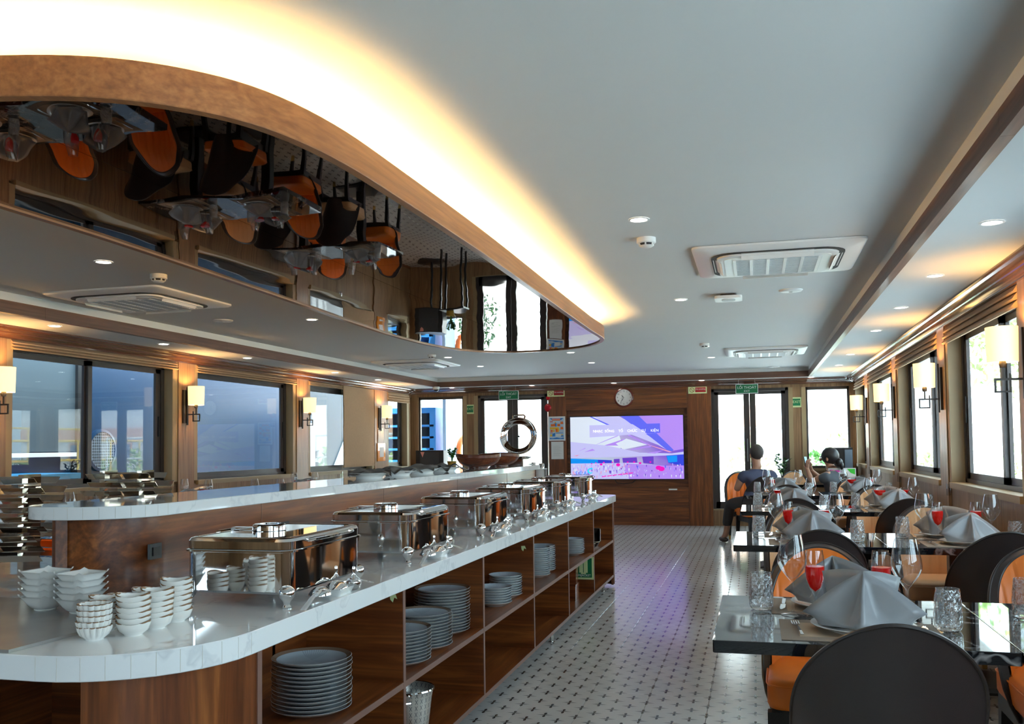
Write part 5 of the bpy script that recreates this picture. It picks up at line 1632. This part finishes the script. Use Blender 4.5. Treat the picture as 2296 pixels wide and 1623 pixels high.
def potted_plant(x, y, z, lab, leaves, h, lm, pot_c):
    t = thing('potted_plant', lab, 'plant', (x, y, z))
    MB().lathe([(0, 0), (.055, 0), (.075, .10), (.08, .105), (.07, .105), (.06, .09), (0, .09)], 16).build('pot', pot_c, t, smooth=40)
    rnd = random.Random(int(abs(x * 100)))
    for k in range(leaves):
        a = rnd.uniform(0, 6.28); ln = h * rnd.uniform(.6, 1.0); tilt = rnd.uniform(.1, .5)
        st = MB(); tip = (ln * tilt * math.cos(a), ln * tilt * math.sin(a), .1 + ln)
        mid = (ln * tilt * .35 * math.cos(a), ln * tilt * .35 * math.sin(a), .1 + ln * .55)
        st.tube([(0, 0, .08), mid, tip], [.006, .005, .003], 5); so = st.build('stem', lm, t, smooth=True)
        for j in range(7):
            f = .35 + .65 * j / 6
            p = Vector(mid).lerp(Vector(tip), max(0, (f - .5) * 2)) if f > .5 else Vector((0, 0, .08)).lerp(Vector(mid), f * 2)
            b_ = a + (1.3 if j % 2 else -1.3) + rnd.uniform(-.3, .3); l = .085
            m = MB(); d = Vector((math.cos(b_), math.sin(b_), .55)).normalized(); sd_ = Vector((-math.sin(b_), math.cos(b_), 0))
            m.face([p, p + d * l * .4 + sd_ * l * .28, p + d * l, p + d * l * .4 - sd_ * l * .28])
            m.face([p - Vector((0, 0, .002)), p + d * l * .4 - sd_ * l * .28 - Vector((0, 0, .002)), p + d * l - Vector((0, 0, .001)), p + d * l * .4 + sd_ * l * .28 - Vector((0, 0, .002))])
            m.build('leaf', lm, so)
    return t
m_pot = plain('ochre_pot', (.55, .33, .06), .4)
t = thing('plant_stand', 'low black stand carrying the plant by the end window', 'stand', (-4.55, 13.6, 0)); m = MB().box(-.2, .2, -.15, .15, .92, .95); m.build('top', m_blackwood, t)
for x in (-.17, .17):
    for y in (-.12, .12): MB().box(x - .015, x + .015, y - .015, y + .015, 0, .92).build('leg', m_blackwood, t)
potted_plant(-4.60, 13.6, .95, 'small potted plant with upright bright leaves by the end window', 5, .20, m_leaf, m_pot)
t = thing('plant_stand', 'low black stand carrying the plant behind the man', 'stand', (.36, 13.9, 0)); m = MB().box(-.15, .15, -.15, .15, .60, .63); m.build('top', m_blackwood, t)
for x in (-.12, .12):
    for y in (-.12, .12): MB().box(x - .015, x + .015, y - .015, y + .015, 0, .60).build('leg', m_blackwood, t)
potted_plant(.36, 13.9, .63, 'potted plant with dark glossy leaves behind the seated man', 6, .36, m_leaf2, m_black)
# ------------------------------------------------------------------ last table row and people
y5 = 12.46
for (x, wn) in ((.56, 'single'),):
    o = copy_tree(table_p); o.location = (x, y5 + .05, 0); o.rotation_euler = (0, 0, 0)
    o['label'] = 'black marble square table, last row %s table beyond the seated people' % wn; o['group'] = 'black dining tables'
def extra_chair(proto, x, y, rz, lab):
    o = copy_tree(proto); o.location = (x, y, 0); o.rotation_euler = (0, 0, R(rz)); o['label'] = lab; o['group'] = 'padded dining chairs'
extra_chair(chair_or, -.0, 11.88, 20, 'dark-backed chair the man sits on')
extra_chair(chair_or, -.20, 12.85, 186, 'orange leather chair beside the man, facing the room')
extra_chair(chair_tan, .50, 13.15, 180, 'tan leather chair behind the woman phone, last row')
extra_chair(chair_tan, .92, 11.78, 62, 'dark-backed chair the woman sits on')
m_skin = plain('warm_skin', (.47, .24, .15), .5, var=.08)
m_hair = plain('black_hair', (.012, .010, .012), .45, var=.3, scale=60)
m_shirt_m = plain('navy_shirt', (.060, .070, .125), .8, var=.15, scale=14)
m_shirt_w = plain('grey_tee', (.075, .085, .100), .85, var=.15, scale=14)
m_trous = plain('charcoal_trousers', (.035, .032, .035), .85, var=.15)
m_shoe = plain('dark_shoe', (.05, .04, .035), .5)
def skin_body(name, J, E, mat, parent, root, sub=2, extra=None):
    keys = list(J)
    me = bpy.data.meshes.new(name)
    me.from_pydata([J[k][0] for k in keys], [(keys.index(a), keys.index(b_)) for a, b_ in E], [])
    o = bpy.data.objects.new(name, me); COL.objects.link(o)
    sk = o.modifiers.new('skin', 'SKIN'); sk.use_smooth_shade = True; sk.branch_smoothing = .6
    sl = me.skin_vertices[0].data
    for i, k in enumerate(keys):
        r_ = J[k][1]; sl[i].radius = r_ if isinstance(r_, tuple) else (r_, r_)
        sl[i].use_root = (k == root)
    s_ = o.modifiers.new('sub', 'SUBSURF'); s_.levels = sub
    dg = bpy.context.evaluated_depsgraph_get()
    r_ = bpy.data.meshes.new_from_object(o.evaluated_get(dg))
    bpy.data.objects.remove(o); bpy.data.meshes.remove(me)
    if extra:
        bm = bmesh.new(); bm.from_mesh(r_)
        q = extra.mesh('x', mat, 'all'); bm.from_mesh(q); bm.to_mesh(r_); bm.free()
    r_.materials.clear(); r_.materials.append(mat)
    r_.polygons.foreach_set('use_smooth', [True] * len(r_.polygons))
    return link(name, r_, parent)
def hand_chain(J, E, wrist, side, d, up_, curl, pre):
    # palm plus five fingers; d: direction of the fingers, up_: back-of-hand direction
    w = Vector(J[wrist][0]); d = Vector(d).normalized(); u = Vector(up_).normalized(); s_ = d.cross(u) * side
    pm = w + d * .055; J[pre + 'palm'] = (tuple(pm), .026); E.append((wrist, pre + 'palm'))
    for k, (off, ln) in enumerate(((-.028, .052), (-.010, .066), (.009, .072), (.027, .060))):
        a = pm + s_ * off + d * .022; b_ = a + d * ln * .5 - u * curl * .3 * ln; c = b_ + d * ln * .4 - u * curl * ln * .6
        for nm, p, r_ in (('a', a, .0095), ('b', b_, .0085), ('c', c, .007)): J['%sf%d%s' % (pre, k, nm)] = (tuple(p), r_)
        E += [(pre + 'palm', '%sf%da' % (pre, k)), ('%sf%da' % (pre, k), '%sf%db' % (pre, k)), ('%sf%db' % (pre, k), '%sf%dc' % (pre, k))]
    a = w + d * .03 + s_ * .035; b_ = a + d * .03 + s_ * .02 - u * .01
    J[pre + 'ta'] = (tuple(a), .010); J[pre + 'tb'] = (tuple(b_), .0085)
    E += [(wrist, pre + 'ta'), (pre + 'ta', pre + 'tb')]
def person(label, loc, rz, head_turn, J, E, shirtJ, shirtE, troJ, troE, shirt_mat, hair, shoes):
    p = thing('person', label, 'person', loc, R(rz))
    hx, hy, hz = J['head'][0]
    ex = MB(); ht = R(head_turn)
    def hp_(x, y, z): return (hx + x * math.cos(ht) - y * math.sin(ht), hy + x * math.sin(ht) + y * math.cos(ht), hz + z)
    for s_ in (1, -1):
        ex.sphere(hp_(s_ * .082, -.005, -.012), .022, 8, 6, (.35, .7, 1.3))
    n = hp_(0, .098, -.02); ex.sphere(n, .016, 8, 6, (.8, 1.1, 1.3))
    body = skin_body('body', J, E, m_skin, p, 'pelvis', extra=ex)
    f = MB()
    for s_ in (1, -1): f.sphere(hp_(s_ * .034, .086, .012), .010, 8, 6)
    f.build('eyes', m_ink, p, smooth=True)
    f = MB(); f.tube([hp_(-.024, .090, -.062), hp_(0, .097, -.060), hp_(.024, .090, -.062)], .005, 6); f.build('mouth', plain('lip', (.35, .10, .09), .5), p, smooth=True)
    skin_body('shirt', shirtJ, shirtE, shirt_mat, p, 'pelvis')
    skin_body('trousers', troJ, troE, m_trous, p, 'pelvis')
    h = MB()
    if hair == 'short':
        h.sphere(hp_(0, -.016, .034), .098, 20, 14, (.86, 1.03, 1.02))
    else:
        h.sphere(hp_(0, -.020, .024), .103, 20, 14, (.88, 1.06, 1.04)); h.sphere(hp_(.0, -.125, -.055), .048, 12, 10, (1, .9, 1.1)); h.sphere(hp_(.0, -.155, -.095), .03, 10, 8, (.9, .8, 1.6))
    hm = h
    hm.build('hair', m_hair if hair != 'short' else plain('cropped_hair', (.060, .050, .046), .7, var=.4, scale=90), p, smooth='all')
    for (x, y, z) in shoes:
        m = MB(); m.sphere((x, y, z), .05, 14, 8, (.85, 2.3, .75)); m.build('shoe', m_shoe, p, smooth='all')
    return p
# man, seen from behind, looking over to his left
J = dict(pelvis=((0, 0, .55), .12), sp=((0, .0, .70), .125), chest=((0, .01, .86), .135), nb=((0, .015, .965), .07), neck=((0, .03, 1.02), .052), jaw=((0, .055, 1.085), .062), head=((-.0, .045, 1.135), .086), top=((0, .035, 1.175), .072),
         sl=((-.185, .01, .915), .062), el=((-.265, .06, .70), .043), wl=((-.10, .29, .79), .030), sr=((.185, .01, .915), .062), er=((.275, .06, .70), .043), wr=((.14, .30, .79), .030),
         hl=((-.09, .03, .52), .085), kl=((-.20, .40, .50), .058), al=((-.25, .44, .11), .038), fl=((-.25, .56, .04), .03), hr=((.09, .03, .52), .085), kr=((.13, .42, .50), .058), ar=((.13, .46, .11), .038), fr=((.13, .58, .04), .03))
E_ = [('pelvis', 'sp'), ('sp', 'chest'), ('chest', 'nb'), ('nb', 'neck'), ('neck', 'jaw'), ('jaw', 'head'), ('head', 'top'), ('chest', 'sl'), ('sl', 'el'), ('el', 'wl'), ('chest', 'sr'), ('sr', 'er'), ('er', 'wr'), ('pelvis', 'hl'), ('hl', 'kl'), ('kl', 'al'), ('al', 'fl'), ('pelvis', 'hr'), ('hr', 'kr'), ('kr', 'ar'), ('ar', 'fr')]
hand_chain(J, E_, 'wl', 1, (.5, .85, 0), (0, 0, 1), .5, 'lh'); hand_chain(J, E_, 'wr', -1, (-.5, .85, 0), (0, 0, 1), .5, 'rh')
sJ = dict(pelvis=((0, 0, .56), .145), sp=((0, .0, .70), .168), chest=((0, .01, .84), .185), nb=((0, .01, .955), .09), sl=((-.190, .01, .89), .092), ul=((-.235, .04, .79), .076), sr=((.190, .01, .89), .092), ur=((.24, .04, .79), .076))
sE = [('pelvis', 'sp'), ('sp', 'chest'), ('chest', 'nb'), ('chest', 'sl'), ('sl', 'ul'), ('chest', 'sr'), ('sr', 'ur')]
tJ = dict(pelvis=((0, 0, .54), .14), hl=((-.09, .05, .53), .105), kl=((-.20, .40, .505), .078), al=((-.245, .435, .20), .060), hr=((.09, .05, .53), .105), kr=((.13, .42, .505), .078), ar=((.13, .455, .20), .060))
tE = [('pelvis', 'hl'), ('hl', 'kl'), ('kl', 'al'), ('pelvis', 'hr'), ('hr', 'kr'), ('kr', 'ar')]
person('seated man in a navy shirt seen from behind', (.02, 11.90, 0), 26, 0, J, E_, sJ, sE, tJ, tE, m_shirt_m, 'short', [(-.25, .52, .038), (.13, .54, .038)])
# woman holding a phone
J = dict(pelvis=((0, 0, .55), .115), sp=((0, .02, .69), .11), chest=((0, .05, .84), .118), nb=((0, .06, .935), .06), neck=((0, .07, .985), .045), jaw=((0, .10, 1.045), .056), head=((0, .095, 1.09), .082), top=((0, .085, 1.13), .070),
         sl=((-.14, .05, .895), .052), el=((-.17, .24, .80), .037), wl=((-.075, .335, .955), .026), sr=((.14, .05, .895), .052), er=((.19, .22, .78), .037), wr=((.035, .33, .93), .026),
         hl=((-.09, .03, .52), .085), kl=((-.11, .40, .50), .055), al=((-.11, .42, .11), .035), fl=((-.11, .53, .04), .028), hr=((.09, .03, .52), .085), kr=((.11, .40, .50), .055), ar=((.11, .42, .11), .035), fr=((.11, .53, .04), .028))
E_ = [('pelvis', 'sp'), ('sp', 'chest'), ('chest', 'nb'), ('nb', 'neck'), ('neck', 'jaw'), ('jaw', 'head'), ('head', 'top'), ('chest', 'sl'), ('sl', 'el'), ('el', 'wl'), ('chest', 'sr'), ('sr', 'er'), ('er', 'wr'), ('pelvis', 'hl'), ('hl', 'kl'), ('kl', 'al'), ('al', 'fl'), ('pelvis', 'hr'), ('hr', 'kr'), ('kr', 'ar'), ('ar', 'fr')]
hand_chain(J, E_, 'wl', -1, (.25, .1, .9), (-.9, .2, .2), .8, 'lh'); hand_chain(J, E_, 'wr', 1, (-.2, .25, .9), (.9, .1, .2), .8, 'rh')
sJ = dict(pelvis=((0, 0, .56), .135), sp=((0, .02, .69), .150), chest=((0, .05, .82), .168), nb=((0, .055, .925), .08), sl=((-.165, .06, .87), .080), ul=((-.185, .15, .82), .066), sr=((.165, .06, .87), .080), ur=((.195, .14, .81), .066))
tJ = {k: v for k, v in dict(pelvis=((0, 0, .54), .135), hl=((-.09, .05, .53), .105), kl=((-.11, .40, .505), .076), al=((-.11, .42, .18), .056), hr=((.09, .05, .53), .105), kr=((.11, .40, .505), .076), ar=((.11, .42, .18), .056)).items()}
wp = person('seated woman in a grey shirt with tied dark hair holding a phone', (.94, 11.76, 0), 62, 8, J, E_, sJ, sE, tJ, tE, m_shirt_w, 'tied', [(-.11, .49, .038), (.11, .49, .038)])
# phone between her hands
bpy.context.view_layer.update()
c_ = Matrix.Translation((.94, 11.76, 0)) @ Matrix.Rotation(R(62), 4, 'Z')
ph = thing('phone', 'light blue lit phone held up by the woman', 'phone', c_ @ Vector((-.028, .372, 1.035)), (R(-12), 0, R(62)))
MB().box(-.036, .036, -.004, .004, -.075, .075).build('case', m_black, ph)
MB().box(-.033, .033, -.0055, -.004, -.068, .070).build('screen', emit('phone_screen', (.35, .62, .85), .5), ph)
# ------------------------------------------------------------------ outside: quay, railings, vessel, greenery
m_quay = plain('pale_concrete', (.62, .70, .74), .8, var=.08, scale=1.5)
gr = struct('ground', 'pale sunlit concrete quay outside the windows')
MB().box(2.6, 60, -40, 70, -.5, -.25).build('quay', m_quay, gr)
MB().box(-60, 2.6, 17.0, 70, -.5, -.25).build('quay', m_quay, gr)
wt = struct('water', 'grey green harbour water below the vessel')
_w = NT('harbour_water'); _w.base((.05, .12, .14)); _w.set(.08, 0, .5); _w.bump(_w.noise(_w.pos(), 1.5, 3), .4, .1)
MB().box(-60, 60, -40, 70, -1.2, -1.0).build('surface', _w.mat, wt)
# unseen roof slab, added so its eaves keep direct sun out of the saloon
rf = struct('roof', 'unseen flat white roof slab with eaves, added to block sun at the windows')
MB().box(XL - 1.15, XR + 1.1, YF - .5, YB + 1.7, 2.62, 2.70).build('deck', m_ceil, rf)
dk = struct('deck_floor', 'narrow outer side decks')
dk['category'] = 'deck'
MB().box(XR + .17, XR + .95, YF, YB + 1.6, -.18, -.08).build('deck', plain('grey_deck', (.45, .45, .46), .7), dk)
MB().box(XL - .95, XL - .17, YF, YB + 1.6, -.18, -.08).build('deck', plain('grey_deck', (.45, .45, .46), .7), dk)
MB().box(XL - .95, XR + .95, YB + .21, YB + 1.6, -.18, -.08).build('deck', plain('grey_deck', (.55, .55, .55), .7), dk)
m_yel = plain('yellow_painted_rail', (.82, .60, .16), .5, var=.04)
m_wht = plain('white_painted_rail', (.82, .82, .80), .5, var=.04)
def railing(name, lab, pts, h, mat, n_rails=3, posts=1.2, z=0):
    t = thing(name, lab, 'railing', (pts[0][0], pts[0][1], z))
    o = Vector((pts[0][0], pts[0][1]))
    for k in range(n_rails):
        zz = h * (k + 1) / n_rails
        m = MB(); m.tube([(x - o.x, y - o.y, zz) for x, y in pts], .03 if k == n_rails - 1 else .022, 8); m.build('rail', mat, t, smooth=True)
    for i in range(len(pts) - 1):
        a, b_ = Vector(pts[i]), Vector(pts[i + 1]); n = max(1, int((b_ - a).length / posts))
        for k in range(n + 1):
            p = a.lerp(b_, k / n) - o
            m = MB(); m.tube([(p.x, p.y, -.25 if z == 0 else 0), (p.x, p.y, h)], .028, 8); m.build('post', mat, t, smooth=True)
    return t
railing('railing', 'yellow painted railing on the quay beyond the bright windows', [(6.2, 2.0), (6.2, 16), (6.2, 26)], 1.55, m_yel)
railing('railing', 'pale railing on the quay behind the end wall doors', [(-3.5, 20.6), (5.0, 20.6)], 1.6, m_wht)
railing('railing', 'second yellow railing farther out on the quay', [(10.2, 4.0), (10.2, 26)], 2.0, m_yel, 2)
def bush(x, y, z, r_, h, lab, grp, n=420, mat=None):
    t = thing('shrub', lab, 'shrub', (x, y, z), group=grp)
    rnd = random.Random(int(x * 31 + y * 7))
    m = MB()
    for k in range(n):
        a = rnd.uniform(0, 6.283); q = rnd.random() ** .4; zz = rnd.uniform(0, 1)
        R_ = r_ * q * math.sqrt(max(.05, 1 - (2 * zz - .8) ** 2 * .7))
        c = Vector((R_ * math.cos(a), R_ * math.sin(a), .1 * h + zz * h * .9)); s_ = rnd.uniform(.05, .11) * (r_ / .7)
        d = Vector((rnd.uniform(-1, 1), rnd.uniform(-1, 1), rnd.uniform(-.3, 1))).normalized(); e = d.orthogonal().normalized()
        m.face([c, c + d * s_ + e * s_ * .45, c + d * s_ * 2, c + d * s_ - e * s_ * .45])
    o = m.build('foliage', mat or m_leafout, t); o['kind'] = 'stuff'
    m = MB(); m.tube([(0, 0, 0), (0, 0, h * .6)], .03 * r_ / .7, 6); m.build('stem', m_wal_z, t)
m_leafout = plain('sunlit_leaves', (.30, .44, .16), .6, var=.4, scale=3)
for k in range(7):
    bush(7.6 + .3 * (k % 2), 7 + 3.4 * k, -.25, .8, 1.25, 'low green shrub on the quay, %s along the yellow railing' % ORD[k], 'quay shrubs')
for k in range(5):
    bush(-2.2 + 2.1 * k, 23.2 + .4 * (k % 2), -.25, .8, 1.3 + .2 * (k % 3), 'green shrub beyond the end wall doors, %s in the row' % ORD[k], 'shrubs behind the end wall')
bush(1.05, 17.4, -.08, .50, 1.15, 'flowering shrub just outside the end window by the speaker', 'deck shrubs', 500, m_leaf)
bush(-5.35, 17.5, -.08, .45, 1.25, 'white flowering shrub outside the blue rack window', 'deck shrubs', 500, m_leaf2)
def tree(x, y, h, lab):
    t = thing('tree', lab, 'tree', (x, y, -.25), group='trees on the quay')
    m = MB(); m.tube([(0, 0, 0), (.1, 0, h * .5), (.05, .1, h * .8)], [.16, .12, .06], 8); m.build('trunk', m_wal_z, t, smooth=True)
    rnd = random.Random(int(x * 13 + y)); m = MB()
    for k in range(1500):
        d = Vector((rnd.gauss(0, 1), rnd.gauss(0, 1), rnd.gauss(0, .7))); c = d.normalized() * (h * .34 * rnd.random() ** .4) + Vector((0, 0, h * .78)); s_ = rnd.uniform(.09, .2)
        d2 = Vector((rnd.uniform(-1, 1), rnd.uniform(-1, 1), rnd.uniform(-1, 1))).normalized(); e = d2.orthogonal().normalized()
        m.face([c, c + d2 * s_ + e * s_ * .5, c + d2 * s_ * 2, c + d2 * s_ - e * s_ * .5])
    o = m.build('crown', m_leafout, t); o['kind'] = 'stuff'
tree(11.5, 12, 5.5, 'leafy tree on the quay beyond the near bright window')
tree(12.5, 21, 6.0, 'leafy tree on the quay beyond the far bright windows')
tree(8.0, 30, 6.0, 'leafy tree behind the end wall doors')
# red awning stall and white building
t = thing('market_stall', 'stall with a red awning on the quay beyond the near bright window', 'stall', (14.0, 17.0, -.25))
m_aw = plain('red_awning', (.55, .03, .05), .7)
m = MB(); m.loft([[(-1.5, -3.2, 2.2), (1.5, -3.2, 3.0), (1.5, -3.2, 3.06), (-1.5, -3.2, 2.26)], [(-1.5, 3.2, 2.2), (1.5, 3.2, 3.0), (1.5, 3.2, 3.06), (-1.5, 3.2, 2.26)]]); m.build('awning', m_aw, t)
MB().box(-1.52, -1.48, -3.2, 3.2, 1.85, 2.22).build('valance', m_aw, t)
for y in (-3.0, 0, 3.0): MB().box(-1.4, -1.3, y - .05, y + .05, 0, 2.2).build('pole', m_wht, t)
MB().box(-1.0, .4, -2.8, 2.8, 0, .95).build('counter', m_wht, t)
def building(x0, x1, y0, y1, h, lab):
    t = thing('building', lab, 'building', ((x0 + x1) / 2, (y0 + y1) / 2, -.25))
    a, c, d, e = x0 - (x0 + x1) / 2, x1 - (x0 + x1) / 2, y0 - (y0 + y1) / 2, y1 - (y0 + y1) / 2
    MB().box(a, c, d, e, 0, h).build('wall', plain('pale_render', (.74, .72, .70), .8), t)
    MB().box(a - .3, c + .3, d - .4, e + .3, h, h + .25).build('roof', plain('roof_slab', (.6, .5, .45), .8), t)
    MB().box(a, c, d - .05, d, 2.0, 2.6).build('fascia', plain('peach_fascia', (.70, .42, .30), .8), t)
    n = max(2, int((c - a) / 2.2))
    for k in range(n):
        x = a + (k + .5) * (c - a) / n
        w = MB().box(x - .6, x + .6, d - .06, d - .01, 1.0, 1.9).build('window', plain('window_trim', (.62, .36, .24), .7), t)
        MB().box(x - .5, x + .5, d - .08, d - .06, 1.08, 1.82).build('pane', plain('blue_grey_pane', (.16, .20, .30), .2), w)
building(-9, 0.5, 27, 33, 6.5, 'pale building with peach fascia and small windows beyond the left door')
building(10, 24, 38, 44, 5.0, 'long pale building far behind the bright windows')
# blue vessel alongside the left windows
vs = thing('moored_vessel', 'blue painted vessel moored close along the left windows', 'boat', (-8.1, 8.0, -1.0))
m_blue = plain('blue_hull_paint', (.0008, .034, .095), .35, var=.12, scale=2)
m_slate = plain('slate_blue_paint', (.012, .030, .048), .4, var=.1, scale=2)
m_greyp = plain('pale_grey_panel', (.06, .09, .11), .5, var=.06, scale=2)
MB().box(-2.4, 0, -9.0, 6.9, 0, 4.4).build('side_wall', m_blue, vs)
MB().box(-2.4, .02, 6.9, 9.2, 0, 4.0).build('bow_wall', m_slate, vs)
MB().box(0, .06, -1.6, 1.42, 2.28, 4.3).build('cabin_panel', m_greyp, vs)
MB().box(0, .10, 1.42, 1.60, .8, 4.4).build('mast_post', m_black, vs)
MB().box(0, .09, -1.6, 1.42, 2.22, 2.27).build('panel_ledge', m_wht, vs)
VY, VZ = 1.92, 2.29
m = MB(); m.lathe([(.27, 0), (.27, .05), (.235, .06), (.235, 0)], 32); m.xf(Matrix.Translation((0, VY, VZ)) @ Matrix.Rotation(R(90), 4, 'Y')); vr = m.build('vent_ring', m_blue, vs, smooth=40)
m = MB(); m.lathe([(0, .01), (.24, .01)], 32); m.xf(Matrix.Translation((0, VY, VZ)) @ Matrix.Rotation(R(90), 4, 'Y')); m.build('vent_void', m_dark_slot, vr)
m = MB()
for k in range(-6, 7):
    q = .036 * k; l = math.sqrt(max(0, .235 ** 2 - q * q))
    m.box(.04, .05, VY + q - .003, VY + q + .003, VZ - l, VZ + l); m.box(.04, .05, VY - l, VY + l, VZ + q - .003, VZ + q + .003)
o = m.build('vent_mesh', plain('pale_wire', (.35, .42, .50), .4), vr); o['kind'] = 'stuff'
m_bench = plain('worn_blue_bench', (.03, .22, .42), .4, var=.3, scale=6)
MB().box(0, .75, -2.5, .75, 1.98, 2.04).build('bench_top', m_bench, vs)
MB().box(.66, .75, -2.5, .75, 1.76, 1.80).build('bench_rail', m_bench, vs)
for y in (-2.0, .67): MB().box(.66, .75, y, y + .08, .9, 1.98).build('bench_leg', m_blue, vs)
MB().box(.02, .05, 7.55, 7.75, 1.6, 2.75).build('pale_strip', m_wht, vs)
m = MB(); m.loft([[(.02, 8.2, 1.5), (.02, 9.19, 1.5), (.05, 9.19, 1.5), (.05, 8.2, 1.5)], [(.02, 9.1, 2.5), (.02, 9.19, 2.5), (.05, 9.19, 2.5), (.05, 9.1, 2.5)]]); m.build('painted_sunlit_wedge', m_wht, vs)  # white wedge stands in for the sunlit triangle on the slate wall
# blue rack outside the end window
t = thing('storage_rack', 'blue steel rack with open shelves outside the end window', 'rack', (-6.52, 16.2, -.08))
m_rb = plain('blue_rack_paint', (.03, .22, .60), .4)
for x in (-.8, .62): MB().box(x, x + .12, -.05, .45, 0, 2.0).build('post', m_rb, t)
for k in range(8): MB().box(-.8, .7, -.05, .45, .2 + .22 * k, .24 + .22 * k).build('shelf', m_rb, t)
MB().box(-.8, .74, .45, .48, 0, 2.0).build('back_panel', m_dark_slot, t)
MB().box(-.8, .74, -.05, .48, 2.0, 2.1).build('top', m_rb, t)
MB().box(.9, .96, -.10, .5, .1, 2.3).build('door_panel', plain('pale_blue_panel', (.35, .50, .72), .5), t)
t = thing('life_ring', 'orange life ring hanging outside the end window', 'life ring', (-5.45, 17.0, 1.20), (R(90), 0, R(75)))
MB().tube([(.28 * math.cos(R(a)), .28 * math.sin(R(a)), 0) for a in range(0, 360, 15)], .055, 10, closed=True).build('ring', PK['orange'], t, smooth=True)
m = MB(); m.tube([(0, .28, 0), (0, .9, 0)], .006, 5); m.build('rope', m_wht, t)
